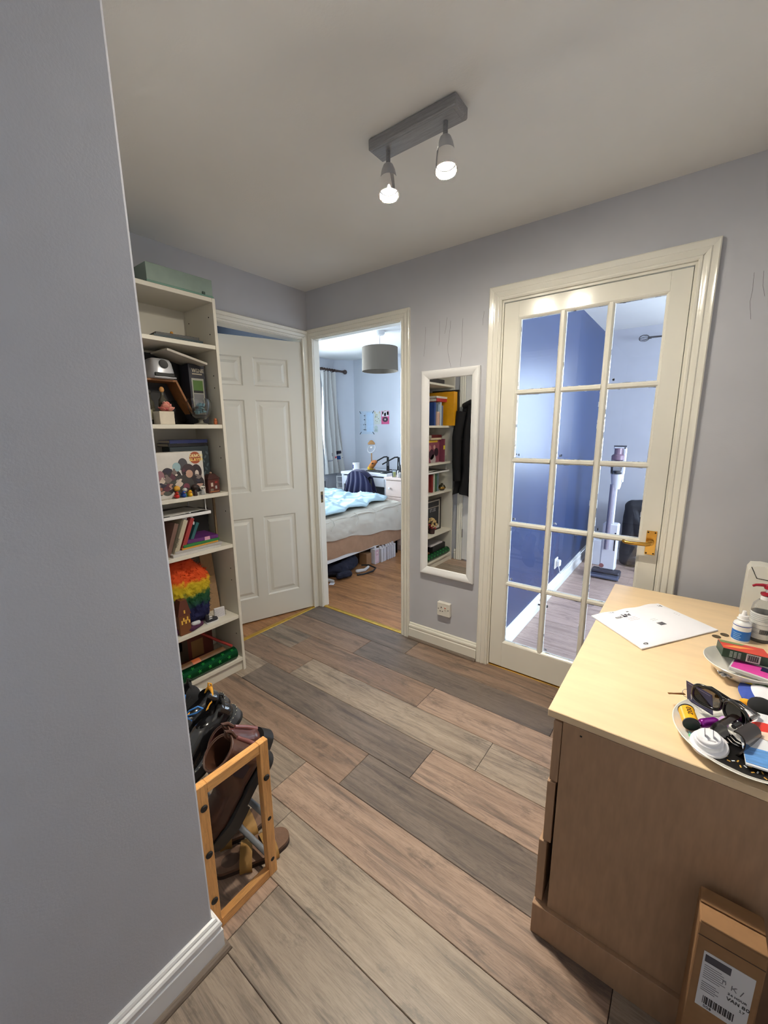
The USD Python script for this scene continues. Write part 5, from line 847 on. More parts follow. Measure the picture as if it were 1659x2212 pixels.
# ================================================================ cardboard parcel by the dresser
M_cb = mat('brown_cardboard', S(150, 112, 76), .85, var=.06, scale=40)
par = thing('parcel', 'tall brown cardboard parcel with a white address label against the dresser', 'parcel', (2.472, -1.222, 0)); Lp = lambda *a: T(bb(*a), -2.472, 1.222, 0)
part(par, 'carton', Lp(2.394, 2.494, -1.262, -1.184, 0, .432, .002), M_cb, smooth=False); part(par, 'top_flap', Lp(2.395, 2.493, -1.220, -1.185, .4325, .4365, .001), M_cb, smooth=False); part(par, 'top_flap', Lp(2.395, 2.493, -1.2615, -1.2235, .4325, .4360, .001), M_cb, smooth=False)
part(par, 'flap_crease', Lp(2.395, 2.493, -1.2628, -1.2618, .402, .4035, 0), colmat((70, 50, 34)), smooth=False)
lb = part(par, 'address_label', Lp(2.4080, 2.4840, -1.2628, -1.2620, .235, .372, 0), mat('label_paper', S(214, 214, 216), .6), smooth=False)
lp2 = lambda x0, x1, z0, z1, c=(40, 40, 46): part(lb, 'print', Lp(x0, x1, -1.2633, -1.2627, z0, z1, 0), colmat(c), smooth=False)
lp2(2.411, 2.450, .349, .366, (70, 70, 80)); lt_ = lambda s, h, x, z, bold=False, c=(40, 40, 46): part(lb, 'lettering', T(text(s, h, (x, -1.2628, z), (1, 0, 0), (0, 0, 1), .0005, bold), -2.472, 1.222, 0), colmat(c), smooth=False)
lt_('VAN 80', .0068, 2.4500, .291, True); lt_('24 HOUR', .0046, 2.4505, .304, True, (80, 80, 86)); lt_('K /', .011, 2.453, .318, False, (110, 110, 116)); lt_('h', .009, 2.440, .322, False, (110, 110, 116)); lt_('17', .005, 2.470, .280)
for k in range(7): lp2(2.412, 2.438+.004*(k % 3), .340-.0052*k, .3412-.0052*k, (140, 140, 146))
for k in range(5): lp2(2.412, 2.434+.005*(k % 2), .298-.005*k, .2992-.005*k, (120, 120, 126))
for k in range(20): lp2(2.418+.0024*k, 2.4188+.0024*k+.0007*(k % 3), .2475, .266)
lt_('008', .005, 2.420, .239)
# ================================================================ bedroom beyond the open doorway
M_sheet = mat('cream_bedsheet', S(208, 202, 188), .9, bump=.25, bscale=30); M_tanfab = mat('tan_bed_valance', S(172, 136, 108), .9, var=.06, scale=20, bump=.3, bscale=40)
M_duvet = mat('pale_blue_duvet', S(178, 204, 214), .9, bump=.2, bscale=25)
bed = thing('bed', 'unmade bed with a white frame in the bedroom seen through the doorway', 'bed', (-1.0, .90, 0)); Lb = lambda m: T(m, 1.0, -.90, 0)
part(bed, 'bed_rail', Lb(bb(-1.72, -.292, .14, 1.56, .172, .262, .003)), M_white, smooth=False)
for x in (-1.70, -.36):
    for y in (.18, 1.48): part(bed, 'leg', Lb(bb(x, x+.05, y, y+.05, 0, .175, .003)), M_white, smooth=False)
U, V = np.meshgrid(np.linspace(0, 1, 70), np.linspace(0, 1, 24), indexing='ij'); rs = np.random.RandomState(3)
def fold(U, V, k=1.0, seed=0): P = np.stack([U*9, V*2.2, U*0+seed], -1); return k*(meshkit.fbm(P, 4, seed)-.5)
yy = .13+U*1.44; zb = .235-.085*U+.008*np.sin(U*21); zt = .56+0*U
part(bed, 'mattress', Lb(bb(-1.70, -.318, .15, 1.55, .262, .560, .03)), M_tanfab, smooth=40)
part(bed, 'tan_valance', Lb(sheet(np.stack([-.290+.020*np.sin(V*PI)*.4+fold(U, V, .030, 2), yy, zb+(zt-zb)*(1-V)], -1), .006)), M_tanfab, smooth=60)
zb2 = .432-.150*U+.010*np.sin(U*17+1); 
part(bed, 'cream_sheet', Lb(sheet(np.stack([-.268+.014*np.sin(V*PI)+fold(U, V, .036, 5)-.02*(1-V)**6, yy, zb2+(.592-zb2)*(1-V)], -1), .007)), M_sheet, smooth=60)
n = 110; U2, V2 = np.meshgrid(np.linspace(0, 1, n), np.linspace(0, 1, n), indexing='ij')
X2 = -1.70+1.435*U2; Y2 = .12+1.45*V2; wr = .060*(meshkit.fbm(np.stack([X2*3.2, Y2*5.5, X2*0], -1), 4, 7)-.5)+.028*np.abs(np.sin(6*X2+9*Y2+3*meshkit.fbm(np.stack([X2*2, Y2*2, X2*0], -1), 3, 2)))
part(bed, 'sheet_top', Lb(sheet(np.stack([X2, Y2, .588+.5*wr-.035*U2**14], -1), .012)), M_sheet, smooth=60)
dv2 = thing('duvet', 'rumpled pale blue duvet thrown over the bed', 'duvet', (-1.0, .85, .6)); X3 = -1.68+(1.435-.19*V2)*U2+.03*np.sin(V2*23)*U2**8; Y3 = .10+1.45*V2; wq = meshkit.fbm(np.stack([X3*2, Y3*2, X3*0], -1), 3, 5); wr3 = .075*(meshkit.fbm(np.stack([X3*3.0, Y3*5.0, X3*0], -1), 4, 11)-.45)+.030*(1-np.abs(np.sin(7*X3-10*Y3+7*wq)))**3+.022*(1-np.abs(np.sin(16*X3+9*Y3-9*wq)))**3
edge = np.minimum(np.minimum(U2, 1-U2)*14, np.minimum(V2, 1-V2)*14).clip(0, 1)**.5
part(dv2, 'duvet_cloth', T(sheet(np.stack([X3, Y3, .616+.5*wr+(.020+.9*wr3.clip(.0, .2))*edge], -1), .014), 1.0, -.85, -.6), M_duvet, smooth=60)
for k, (y, L_) in enumerate([(1.02, .09), (.75, .07), (1.42, .06), (.42, .06)]): part(dv2, 'tie_ribbon', T(tube([(-.262, y, .60), (-.235, y+.012, .585), (-.226, y+.02, .56-.3*L_), (-.224, y-.03*(k % 2), .56-L_)], .0035, 6), 1.0, -.85, -.6), M_sheet)
# under the bed
M_navy = mat('navy_fabric', S(24, 26, 44), .9, bump=.3, bscale=50)
hp = blob([((-.42, .46, .05, .05), (-.30, .58, .06, .06)), ((-.30, .58, .06, .06), (-.36, .80, .07, .07)), ((-.42, .46, .05, .05), (-.50, .70, .06, .06)), ((-.36, .80, .07, .07), (-.55, .72, .06, .06)), ((-.25, .50, .03, .03), (-.21, .60, .03, .03))], .014, 5); hp.vertices += hp.vertex_normals*(.030*(meshkit.fbm(hp.vertices*22, 3)[:, None]-.5)); hp.vertices[:, 2] += .001-hp.vertices[:, 2].min()
single('navy_clothes', hp, M_navy, 'heap of navy clothes spilling out from under the bed', 'clothes', smooth=60)
single('bag_strap', tube([(-.30, .88, .03), (-.24, .93, .03), (-.16, .94, .012), (-.13, .86, .009), (-.15, .74, .009), (-.185, .68, .010)], .008, 8), M_black, 'thin black bag strap looped on the bedroom floor', 'strap')
single('white_shoe_sole', blob([((-.235, .74, .02, .018), (-.205, .82, .016, .016)), ((-.205, .82, .016, .016), (-.225, .90, .02, .014))], .008, 3), colmat((196, 192, 190), .8), 'white cloth showing between the navy clothes and the strap', 'cloth')
single('paper_tag', T(R(bb(-.022, .022, -.030, .030, 0, .0015, 0), 30, 'z'), -.235, .388, .001), colmat((222, 220, 226)), 'white paper tag on the bedroom floor by the door jamb', 'tag')
single('cloth_scrap', blob([((-.29, .405, .018, .016), (-.25, .42, .014, .012))], .006, 3), colmat((186, 182, 176), .9), 'pale crumpled cloth beside the paper tag', 'cloth')
carton('cardboard_box', 'plain brown cardboard box under the bed beside the white cartons', 'box', (150, 112, 78), (-.345, 1.000, 0), .10, .08, .125)
def wcarton(label, x, y, w, h, printed=False):
    c = carton('white_carton', label, 'carton', (206, 202, 204), (x, y, 0), .06, w, h, group=None)
    if printed: part(c, 'pink_print', FX(.030, -w*.40, w*.40, h*.06, h*.92), colmat((206, 170, 180)), smooth=False); part(c, 'pale_print', FX(.0304, -w*.30, w*.30, h*.12, h*.55), colmat((222, 196, 202)), smooth=False); part(c, 'round_mark', frame(ext(Point(0, 0).buffer(.010, 14), .0005), (.0308, 0, h*.74), (0, 1, 0), (0, 0, 1)), colmat((232, 222, 214)), smooth=False)
    part(c, 'cap_tab', bb(-.012, .012, -.008, .008, h, h+.022, .002), colmat((216, 212, 214))); return c
wcarton('white carton with a pink printed front, first of the row under the bed', -.285, 1.086, .072, .160, True)
for k, (y, w, h, l_) in enumerate([(1.158, .036, .150, 'white narrow carton second in the row under the bed'), (1.205, .044, .150, 'white carton third in the row under the bed'), (1.262, .026, .146, 'thin white carton fourth in the row under the bed'), (1.298, .026, .146, 'thin white carton fifth in the row under the bed'), (1.336, .030, .148, 'white carton sixth in the row under the bed'), (1.378, .040, .152, 'white carton last in the row under the bed')]): wcarton(l_, -.270, y, w, h)
carton('brown_box', 'dark brown box behind the end of the white carton row', 'box', (110, 76, 56), (-.36, 1.47, 0), .10, .13, .165)
pkb = carton('pink_carton', 'small pink and lilac carton at the far end under the bed', 'carton', (216, 176, 200), (-.24, 1.62, 0), .05, .06, .13); part(pkb, 'lilac_band', FX(.025, -.03, .03, .07, .10), colmat((190, 160, 214)), smooth=False)
# desk
M_dw = mat('white_desk_laminate', S(226, 228, 234), .35)
dk = thing('desk', 'white desk with two drawers against the bedroom wall', 'desk', (-1.04, 2.07, 0)); Lk = lambda *a: T(bb(*a), 1.04, -2.07, 0)
part(dk, 'desk_top', Lk(-1.41, -.655, 1.80, 2.33, .818, .852, .002), M_dw, smooth=False)
for x in (-1.405, -.70): part(dk, 'leg_panel', Lk(x, x+.035, 1.81, 2.32, 0, .818, .002), M_dw, smooth=False)
for x0, x1 in ((-1.365, -1.04), (-1.034, -.704)): f_ = part(dk, 'drawer_front', Lk(x0, x1, 1.806, 1.822, .690, .800, .002), M_dw, smooth=False)
part(dk, 'drawer_box', Lk(-1.365, -.704, 1.823, 2.20, .692, .815, 0), mat('drawer_dark', S(90, 92, 100), .7), smooth=False); part(dk, 'back_board', Lk(-1.37, -.70, 2.30, 2.315, .35, .815, 0), M_dw, smooth=False)
# chair and the coat over it
ch = thing('desk_chair', 'dark desk chair pushed up to the white desk', 'chair', (-.99, 1.90, 0)); M_dk = mat('dark_chair', S(40, 40, 46), .5)
part(ch, 'seat', bb(-.20, .20, -.20, .16, .44, .48, .008), M_dk); part(ch, 'backrest', bb(-.19, .19, -.225, -.195, .50, .80, .01), M_dk)
for x in (-.18, .15):
    for y in (-.21, .12): part(ch, 'leg', bb(x, x+.03, y, y+.03, 0, .44, .003), M_dk)
cu, cv = np.meshgrid(np.linspace(0, 1, 60), np.linspace(0, 1, 26), indexing='ij')
hw = .185+.095*cv**.8; Pn = np.stack([(cu-.5)*2*hw+.01*np.sin(6*cv), -.258-.040*np.sin(cu*PI)*(.4+.6*cv)+.016*np.sin(cu*34)*(.25+.75*cv), .885-.075*np.abs(2*cu-1)**2.6-.36*cv-.05*np.abs(2*cu-1)**3*(1-cv)], -1)
Pb = np.stack([(cu-.5)*2*(.165+.05*cv), -.168+.01*np.sin(cu*20)+.02*cv, .885-.075*np.abs(2*cu-1)**2.6-.20*cv], -1)
cc2 = thing('navy_coat', 'dark navy coat draped over the back of the desk chair', 'coat', (-.99, 1.90, 0)); M_navy2 = mat('deep_navy_cloth', S(26, 26, 64), .9, bump=.2, bscale=80, sheen=.2)
part(cc2, 'front_drape', sheet(Pn, .012), M_navy2, smooth=60); part(cc2, 'back_drape', sheet(Pb, .012), M_navy2, smooth=60); part(cc2, 'shoulder_fold', sheet(np.stack([(cu-.5)*.33, -.258+.090*cv-.04*np.sin(cu*PI)*.4*(1-cv), .885-.075*np.abs(2*cu-1)**2.6+.018*np.sin(PI*cv)], -1), .012), M_navy2, smooth=60)
# chest
M_chest = mat('pinkish_beige_laminate', S(206, 184, 172), .5, var=.03, scale=10)
cs = thing('chest_of_drawers', 'pinkish beige chest of drawers right of the white desk', 'chest of drawers', (-.27, 1.83, 0)); Lc = lambda *a: T(bb(*a), .27, -1.83, 0)
part(cs, 'top', Lc(-.540, .00, 1.59, 2.05, .820, .845, .002), M_chest, smooth=False); part(cs, 'body', Lc(-.525, -.015, 1.612, 2.04, .04, .8195, .001), M_chest, smooth=False); part(cs, 'plinth', Lc(-.515, -.025, 1.63, 2.03, 0, .0405, 0), M_chest, smooth=False)
for k in range(4):
    o = part(cs, 'drawer_front', Lc(-.518, -.022, 1.598, 1.6125, .630-.188*k, .812-.188*k, .002), M_chest, smooth=False)
    for x in (-.462, -.078): part(o, 'knob', T(ell((x, 1.588, .722-.188*k), .013), .27, -1.83, 0), M_white)
# on the desk
tn = thing('tin', 'white and blue tin mug at the left of the desk', 'tin', (-1.255, 1.93, .8525)); part(tn, 'body', lathe([(0, 0), (.044, 0), (.044, .102), (.041, .102), (.041, .004), (0, .004)], 28), M_white, smooth=40); part(tn, 'blue_patch', cat([R(bb(.0436, .0446, -.009, .009, .035, .085, 0), a, 'z') for a in (215, 235, 255)]), colmat((36, 46, 110)), smooth=False); part(tn, 'lid', lathe([(0, .10), (.046, .10), (.046, .108), (0, .110)], 28), M_white)
py = thing('plush_toy', 'small brown and yellow plush toy on the desk under the lamp', 'plush toy', (-1.07, 2.00, .8525)); part(py, 'body', blob([((0, 0, .045, .035), (.05, 0, .10, .036))], .008, 6), colmat((176, 112, 52), .95)); part(py, 'head', blob([((.06, 0, .115, .032), (.10, -.01, .125, .022))], .008, 5), colmat((166, 98, 46), .95)); part(py, 'yellow_shirt', ell((.0, 0, .038), (.040, .040, .036)), colmat((206, 166, 50), .95)); part(py, 'nose', ell((.122, -.012, .128), .008), M_black)
la = thing('ring_lamp', 'wooden stem desk lamp with a round clear globe and wooden cap', 'desk lamp', (-1.185, 2.17, .8525)); part(la, 'base', cyl(.05, .012, 28, b=.003), mat('lamp_wood', S(190, 140, 86), .5)); part(la, 'stem', T(cyl(.008, .21, 14), 0, 0, .011), mat('lamp_wood', S(190, 140, 86), .5))
part(la, 'ring', T(R(trimesh.creation.torus(.062, .006, major_sections=36, minor_sections=10), 62, 'x'), 0, 0, .283), M_white, smooth=True); part(la, 'wood_cap', lathe([(0, .395), (.018, .390), (.045, .360), (.050, .345), (.044, .337), (.015, .349), (0, .350)], 28), mat('lamp_wood', S(190, 140, 86), .5), smooth=40); part(la, 'bulb', ell((0, 0, .30), .020), M_white)
ls = thing('laptop_stand', 'black folding laptop stand with two angled arms', 'laptop stand', (-.80, 2.06, .8525))
for x in (-.085, .085): part(ls, 'arm', tube([(x-.13, -.10, .10), (x-.02, .02, .185), (x+.005, .05, .187), (x+.012, .055, .17)], .0085, 8), M_black); part(ls, 'upright', frame(ext(Polygon([(-.018, 0), (.022, 0), (.014, .185), (-.012, .185)])-Polygon([(-.004, .07), (.008, .07), (.005, .13), (-.002, .13)]), .012), (x+.008, .066, 0), (1, .25, 0), (0, 0, 1)), M_black, smooth=False)
part(ls, 'cross_tube', tube([(-.085, .055, .02), (.085, .055, .02)], .006, 8), M_black)
kb = thing('keyboard', 'black keyboard slab lying on the desk in front of the laptop stand', 'keyboard', (-.905, 1.965, .8525), -6); part(kb, 'body', bb(-.185, .185, -.060, .060, 0, .016, .004), M_black); part(kb, 'keys', cat([bb(-.175+.0235*i, -.1545+.0235*i, -.050+.0205*j, -.033+.0205*j, .016, .019, .001) for i in range(15) for j in range(5)]), mat('dark_key', S(34, 34, 38), .6), smooth=False, kind='stuff')
single('computer_mouse', T(ell((0, 0, .004), (.050, .032, .024)), -.745, 1.86, .8525).slice_plane([0, 0, .8525], [0, 0, 1], cap=True), M_black, 'black computer mouse on the right of the desk', 'mouse', smooth=50)
single('desk_papers', T(R(bb(-.07, .07, -.05, .05, 0, .003, 0), 10, 'z'), -1.10, 1.885, .8522), M_paper, 'small pile of pale papers on the front of the desk', 'papers')
gl = thing('drinking_glass', 'glass of pale yellow drink on the chest of drawers', 'glass', (-.440, 1.66, .8452)); part(gl, 'glass', lathe([(0, 0), (.024, 0), (.029, .085), (.0275, .085), (.0225, .004), (0, .004)], 24), pane_mat('thin_glass', (.95, .97, .97), .03), smooth=40); part(gl, 'drink', lathe([(0, .005), (.0215, .005), (.0255, .060), (0, .060)], 24), colmat((214, 206, 120), .2))
sp = thing('smart_speaker', 'black ball-topped speaker with a grey base on the chest of drawers', 'speaker', (-.330, 1.665, .8452)); part(sp, 'ball', ell((0, 0, .105), .047, 3), mat('black_fabric_mesh', S(22, 22, 26), .9), smooth=True); part(sp, 'base', lathe([(0, 0), (.044, 0), (.048, .01), (.048, .05), (.036, .064), (0, .066)], 28), mat('grey_speaker_base', S(120, 116, 112), .5), smooth=40); part(sp, 'white_side', bb(-.062, -.048, -.02, .02, 0, .08, .003), M_white)
# papers on the far wall
def wallp(name, label, cat_, x0, x1, z0, z1, c, yw=2.3395): 
    g = thing(name, label, cat_, ((x0+x1)/2, yw, z0)); part(g, 'paper', bb(-(x1-x0)/2, (x1-x0)/2, -.0015, 0, 0, z1-z0, 0), colmat(c, .7), smooth=False); return g
def pp(g, x0, x1, z0, z1, c, n_='print'): part(g, n_, bb(x0, x1, -.0024, -.0014, z0, z1, 0), colmat(c), smooth=False)
cg = wallp('calligraphy_sheet', 'pale sheet with a column of brush strokes taped up by its corners', 'wall print', -1.52, -1.27, 1.325, 1.635, (190, 204, 218))
for x, z, a in ((-.115, .295, 50), (.115, .295, -50), (-.115, .012, -50), (.115, .012, 50)): part(cg, 'corner_tape', T(R(bb(-.022, .022, -.003, -.001, -.004, .004, 0), a, 'y'), x, 0, z), M_black, smooth=False)
part(cg, 'centre_fold', bb(-.004, .110, -.0022, -.0014, .03, .29, 0), colmat((184, 208, 230)), smooth=False)
for z, strokes in ((.250, [(-.034, -.012, 20), (-.02, -.006, -40)]), (.195, [(-.036, -.012, 0), (-.024, -.006, 60)]), (.130, [(-.044, -.026, -60), (-.012, .0, 80), (-.016, .004, 10)]), (.060, [(-.03, -.01, 90), (-.046, .008, 4)])):
    for x0, x1, a in strokes: part(cg, 'brush_stroke', T(R(bb((x0-x1)/2, (x1-x0)/2, -.0032, -.0020, -.0035, .0035, 0), a, 'y'), (x0+x1)/2-.02, 0, z), colmat((40, 46, 60)), smooth=False)
part(cg, 'brush_stroke', bb(-.0305, -.0275, -.0032, -.0020, .05, .27, 0), colmat((60, 66, 80)), smooth=False)
ye = wallp('patterned_print', 'cream print with yellow pattern between two pieces of tape', 'wall print', -1.262, -1.160, 1.455, 1.615, (204, 208, 200))
for x in (-.040, .040): pp(ye, x-.006, x+.006, .145, .172, (206, 180, 130), 'tape')
rng = random.Random(8)
for k in range(14): x, z = -.045+.09*rng.random(), .02+.11*rng.random(); pp(ye, x, x+.012, z, z+.010, [(176, 166, 90), (120, 130, 110), (220, 214, 190)][k % 3])
pk_ = wallp('pink_poster', 'small pink and white poster right of the other wall prints', 'wall print', -1.140, -1.010, 1.455, 1.628, (206, 88, 130)); pp(pk_, -.055, .058, .100, .168, (226, 216, 224)); pp(pk_, -.05, -.03, .13, .165, (90, 44, 76)); pp(pk_, .03, .055, .12, .165, (70, 50, 80)); pp(pk_, -.015, .012, .105, .15, (110, 60, 100)); pp(pk_, -.005, .006, .165, .180, (206, 180, 130), 'tape')
part(pk_, 'oval_print', T(frame(ext(affinity.scale(Point(0, 0).buffer(.034, 16), 1.35, 1), .001), (0, 0, 0), (1, 0, 0), (0, 0, 1)), 0, -.0016, .062), colmat((56, 24, 48)), smooth=False); part(pk_, 'white_print', T(frame(ext(Point(0, 0).buffer(.012, 8), .001), (0, 0, 0), (1, 0, 0), (0, 0, 1)), 0, -.0028, .062), colmat((216, 180, 190)), smooth=False)
nt = wallp('small_note', 'tiny green-tinted note under the cream print', 'wall print', -1.262, -1.205, 1.350, 1.428, (186, 200, 196))
for k in range(5): pp(nt, -.022+.008*k, -.016+.008*k, .012+.012*(k % 3), .022+.012*(k % 3), (70, 84, 84))
pp(nt, -.004, .004, .070, .088, (160, 190, 150), 'tape')
# curtain, pole, heater, rack
pol = thing('curtain_pole', 'dark brown curtain pole with a ball finial above the bedroom window', 'curtain pole', (-1.685, 1.2, 2.165)); M_pole = mat('dark_pole_wood', S(70, 52, 46), .4)
part(pol, 'pole', T(cyl(.014, 2.00, 16, axis='y'), 0, -1.0, 0), M_pole); part(pol, 'finial', T(cat(ell((0, 1.035, 0), .030), T(cyl(.018, .02, 16, axis='y'), 0, .995, 0)), 0, 0, 0), M_pole); part(pol, 'bracket', bb(-.115, .0, .90, .92, -.010, .010, .002), M_pole)
for k in range(7): part(pol, 'ring', R(trimesh.creation.torus(.021, .004, major_sections=20, minor_sections=6), 90, 'x').apply_translation([0, .545+.047*k, -.006]), M_pole)
def curtain_pt(u, v):
    """u across from the window side to the free edge, v downwards."""
    y = 1.765+(.275+.135*np.clip(v, 0, 1)**1.3)*u-.0*v; amp = .030+.020*v
    return np.stack([-1.685+amp*np.sin(u*24+1.2*np.sin(3*v))+.012*np.sin(7*v+9*u), y, 2.135-1.34*v+.006*np.sin(u*24)], -1)
cuu, cvv = np.meshgrid(np.linspace(0, 1, 90), np.linspace(0, 1, 40), indexing='ij')
M_cur = mat('grey_cream_curtain', S(196, 194, 190), .9, bump=.2, bscale=150)
cur = thing('curtain', 'pale grey curtain with small appliqued motifs near its hem', 'curtain', (-1.685, 1.92, .795)); LC = lambda m: T(m, 1.685, -1.92, -.795)
part(cur, 'cloth', LC(sheet(curtain_pt(cuu, cvv), .004)), M_cur, smooth=60)
def motif(u0, u1, v0, v1, c, n_='applique'):
    a, b = np.meshgrid(np.linspace(u0, u1, 8), np.linspace(v0, v1, 5), indexing='ij'); P = curtain_pt(a, b); P[..., 0] += .0045; P[..., 1] -= .0035; part(cur, n_, LC(sheet(P, .001)), colmat(c, .9), smooth=60)
for m_ in [(.28, .40, .790, .822, (40, 42, 52)), (.31, .37, .772, .790, (60, 62, 72)), (.62, .78, .822, .858, (38, 78, 140)), (.65, .75, .800, .806, (38, 60, 110)), (.70, .80, .770, .800, (46, 44, 56)), (.52, .58, .828, .845, (190, 80, 84)), (.66, .74, .872, .886, (206, 120, 116)), (.86, .93, .806, .826, (176, 96, 100)), (.22, .34, .858, .872, (150, 150, 156)), (.40, .46, .864, .876, (120, 120, 130)), (.80, .90, .842, .848, (120, 110, 120)), (.12, .18, .80, .81, (130, 130, 140)), (.56, .62, .784, .790, (110, 104, 112))]: motif(*m_)
ht2 = thing('panel_heater', 'grey white-framed panel heater under the bedroom window', 'heater', (-1.755, 1.74, 0)); part(ht2, 'panel', bb(-.015, .030, -.34, .11, .25, .735, .006), mat('heater_grey', S(176, 178, 184), .4)); part(ht2, 'vent', bb(.030, .032, -.30, .08, .62, .70, 0), colmat((110, 112, 118))); 
for y in (-.30, .07): part(ht2, 'foot', bb(-.02, .04, y, y+.02, 0, .252, .002), M_white)
dr2 = thing('airer', 'white wire clothes airer folded beside the heater', 'clothes airer', (-1.50, 1.98, 0)); 
for z in (.60, .68, .76): part(dr2, 'rail', tube([(-.10, -.06, z), (.06, -.06, z+.01)], .006, 8), M_white)
for x in (-.10, .06): part(dr2, 'leg', tube([(x, -.06, .0), (x, -.06, .77)], .008, 8), M_white); part(dr2, 'leg', tube([(x, .10, .0), (x, -.05, .70)], .008, 8), M_white)
# pendant
pn = thing('pendant_lamp', 'taupe drum pendant shade hanging from the bedroom ceiling', 'pendant lamp', (-.31, 1.244, HC)); M_drum = mat('taupe_lampshade_fabric', S(116, 107, 94), .9, bump=.2, bscale=200)
part(pn, 'ceiling_rose', lathe([(0, 0), (.052, 0), (.050, -.020), (.036, -.034), (0, -.035)], 28), M_white, smooth=40); part(pn, 'cord', T(cyl(.003, .16, 8), 0, 0, -.185), M_white); part(pn, 'drum', lathe([(.172, -.150), (.176, -.150), (.180, -.372), (.176, -.372), (.174, -.365), (.171, -.156)], 56), M_drum, smooth=40); part(pn, 'spider', cat([tube([(0, 0, -.168), (.173*math.cos(a), .173*math.sin(a), -.155)], .002, 6) for a in (0, 2.1, 4.2)]), M_white); part(pn, 'bulb_holder', T(cyl(.018, .06, 16), 0, 0, -.235), M_white); part(pn, 'bulb', ell((0, 0, -.27), (.03, .03, .038)), M_white)
# ================================================================ living room beyond the glazed door
vc = thing('cordless_vacuum', 'white cordless stick vacuum cleaner on its floor dock', 'vacuum cleaner', (1.735, 2.02, 0)); M_vw = mat('vacuum_white', S(220, 220, 230), .3); M_vp = mat('vacuum_purple_grey', S(130, 104, 122), .35); M_vd = mat('vacuum_dark', S(50, 50, 62), .4)
part(vc, 'floor_head', cat(bb(-.115, .125, -.075, .045, .012, .080, .012)), M_vd, smooth=30); part(vc, 'brush_roller', T(cyl(.024, .23, 20, axis='x'), -.11, -.070, .030), mat('roller_blue_grey', S(96, 106, 136), .5)); part(vc, 'clear_hood', T(cyl(.032, .225, 20, axis='x'), -.107, -.060, .036), M_shade)
part(vc, 'dock_column', bb(-.055, .075, -.02, .075, .080, .520, .012), M_vw, smooth=30); part(vc, 'dock_foot', bb(-.07, .10, -.01, .11, 0, .05, .006), M_vw); part(vc, 'dock_slot', bb(.048, .060, -.0225, -.018, .27, .44, .001), M_vd); part(vc, 'red_button', T(cyl(.020, .006, 20, axis='y'), -.035, -.026, .115), colmat((150, 96, 96)))
part(vc, 'wand', T(cyl(.019, .60, 20), -.008, -.028, .28), mat('wand_purple_metal', S(152, 146, 164), .3, metallic=.5)); part(vc, 'wand_cover', bb(-.012, .028, -.012, .030, .52, .88, .006), M_vw)
part(vc, 'motor_body', loft([[(.018+r_*math.cos(a), -.012+r_*.9*math.sin(a), z) for a in np.arange(24)*2*PI/24] for z, r_ in ((.84, .030), (.86, .036), (.93, .045), (.965, .050), (.975, .044))]), M_vw, smooth=40); part(vc, 'trigger_arm', bb(.045, .070, -.03, .01, .90, 1.00, .008), M_vw)
part(vc, 'dust_bin', T(lathe([(0, 0), (.044, 0), (.046, .01), (.050, .12), (.047, .12), (.042, .01), (0, .006)], 28), .010, -.018, .975), M_shade, smooth=40); part(vc, 'dust', T(cyl(.040, .020, 24), .010, -.018, .982), M_vd); part(vc, 'cyclone', T(lathe([(0, 0), (.014, .006), (.026, .03), (.050, .040), (.050, .075), (.040, .085), (.032, .09), (.030, .14), (0, .14)], 28), .010, -.018, 1.060), M_vp, smooth=40)
part(vc, 'handle', cat(bb(.044, .072, -.02, .02, .97, 1.215, .008), bb(-.030, .072, -.02, .02, 1.190, 1.215, .008)), M_vw, smooth=30); part(vc, 'handle_top', bb(-.030, .072, -.02, .02, 1.2145, 1.222, .002), M_vd)
bg = thing('black_bag', 'tall black fabric bag slumped against the living room wall', 'bag', (1.905, 2.52, 0)); u_, v_ = np.meshgrid(np.linspace(0, 1, 22), np.arange(36)*2*PI/36, indexing='ij')
bp = blob([((-.06, 0, .07, .07), (.12, 0, .07, .07)), ((-.06, 0, .07, .07), (-.05, .02, .60, .075)), ((.12, 0, .07, .07), (.14, .02, .46, .075)), ((-.05, .02, .60, .075), (.03, .02, .615, .07)), ((.03, .02, .615, .07), (.14, .02, .46, .075)), ((-.06, 0, .07, .07), (.14, .02, .46, .075)), ((.12, 0, .07, .07), (-.05, .02, .60, .075)), ((.12, 0, .07, .07), (.03, .02, .615, .07))], .016, 5); bp.vertices += bp.vertex_normals*(.018*(meshkit.fbm(bp.vertices*14, 3)[:, None]-.5)); bp.vertices[:, 2] -= bp.vertices[:, 2].min()
part(bg, 'fabric', bp, mat('black_bag_fabric', S(34, 34, 42), .7, bump=.3, bscale=60), smooth=60); part(bg, 'pale_patch', T(R(bb(-.04, .04, -.003, .003, 0, .14, .001), 4, 'x'), .10, -.092, .36), mat('bag_patch', S(128, 118, 120), .8)); part(bg, 'zip', T(bb(-.002, .002, -.003, .003, 0, .16, 0), .03, -.089, .17), colmat((120, 120, 126)))
single('orange_ball', ell((2.005, 2.36, .036), .035), colmat((206, 90, 60), .6), 'small orange ball on the floor beside the black bag', 'ball')
single('yellow_box', bb(1.60, 1.665, 2.42, 2.50, .26, .315, .002), mat('olive_yellow_card', S(150, 140, 60), .7), 'olive yellow strip box on top of the white box behind the vacuum', 'box')
single('white_storage_box', bb(1.52, 1.665, 2.36, 2.55, 0, .2598, .004), M_vw, 'white storage box behind the vacuum cleaner', 'box')
wk = thing('wire_ornament', 'dark wire whisk-shaped ornament on the living room wall', 'ornament', (1.84, 2.62, 2.205)); M_wire = mat('dark_wire', S(52, 48, 52), .5)
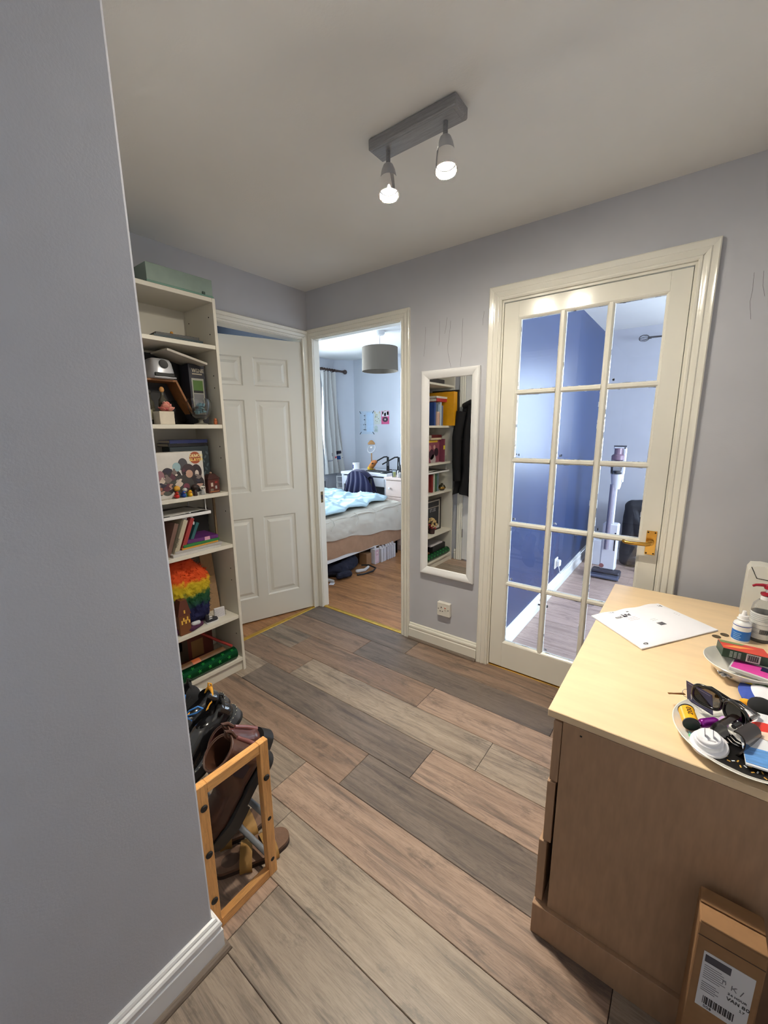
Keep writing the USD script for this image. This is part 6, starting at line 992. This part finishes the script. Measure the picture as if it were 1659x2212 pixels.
part(wk, 'rod', tube([(-.02, 0, .0), (.12, 0, -.004), (.22, .05, -.008), (.30, .078, -.008)], .008, 8), M_wire); part(wk, 'wall_plate', T(cyl(.03, .012, 20, axis='y'), .30, .068, -.008), M_wire)
for a in range(0, 180, 36): part(wk, 'wire_loop', R(tube([(-.02-.040+.042*math.cos(t), .030*math.sin(t), -.006) for t in np.arange(26)*2*PI/26], .0018, 6, True), a, 'x', (0, 0, -.003)), M_wire)
for a in range(1): part(wk, 'whisk_collar', T(cyl(.011, .03, 14, axis='x'), -.030, 0, -.003), M_wire)
ds = thing('door_stop', 'small dark spring door stop on the living room skirting', 'door stop', (1.448, .93, .045)); part(ds, 'spring', T(cyl(.006, .06, 12, axis='x'), .0, 0, 0), M_wire); part(ds, 'rubber_tip', T(cyl(.011, .014, 14, axis='x', b=.003), .058, 0, 0), M_black)
lc = thing('wall_socket', 'white plug and socket low on the blue living room wall', 'socket', (1.43, 1.42, .20)); part(lc, 'face_plate', bb(0, .012, -.045, .045, 0, .090, .003), M_white, smooth=False); part(lc, 'plug', bb(.012, .045, -.025, .025, .02, .075, .008), M_white); part(lc, 'cable', tube([(.03, .0, .02), (.035, .05, -.06), (.032, .35, -.09), (.034, .75, -.075), (.05, 1.05, -.06)], .004, 8), M_white)
# ---------------------------------------------------------------- repeats share a group
GROUPS = {'book': 'books on the bookcase', 'rubber_duck': 'rubber ducks at the shelf edge', 'toy_figure': 'little toy figures on the fourth shelf', 'white_carton': 'row of white cartons under the bed', 'ankle_boot': 'brown ankle boots on the shoe rack',
          'shoe': 'black leather shoes on the shoe rack', 'sandal': 'brown sandals under the shoe rack', 'coin': 'coins on the dresser', 'paper_sheet': 'paper sheets on the hanging tray', 'wrapping_paper_roll': 'wrapping paper rolls on the bottom shelf',
          'corked_bottle': 'perfume bottles on the crowded shelf', 'cardboard_strip': 'board strips leaning on the fifth shelf'}
for p in stage.GetPrimAtPath('/World').GetChildren():
    nm = p.GetName(); nm = nm[:-4] if nm[-4:-3] == '_' and nm[-3:].isdigit() else nm
    if nm in GROUPS and p.GetCustomDataByKey('category'): p.SetCustomDataByKey('group', GROUPS[nm])
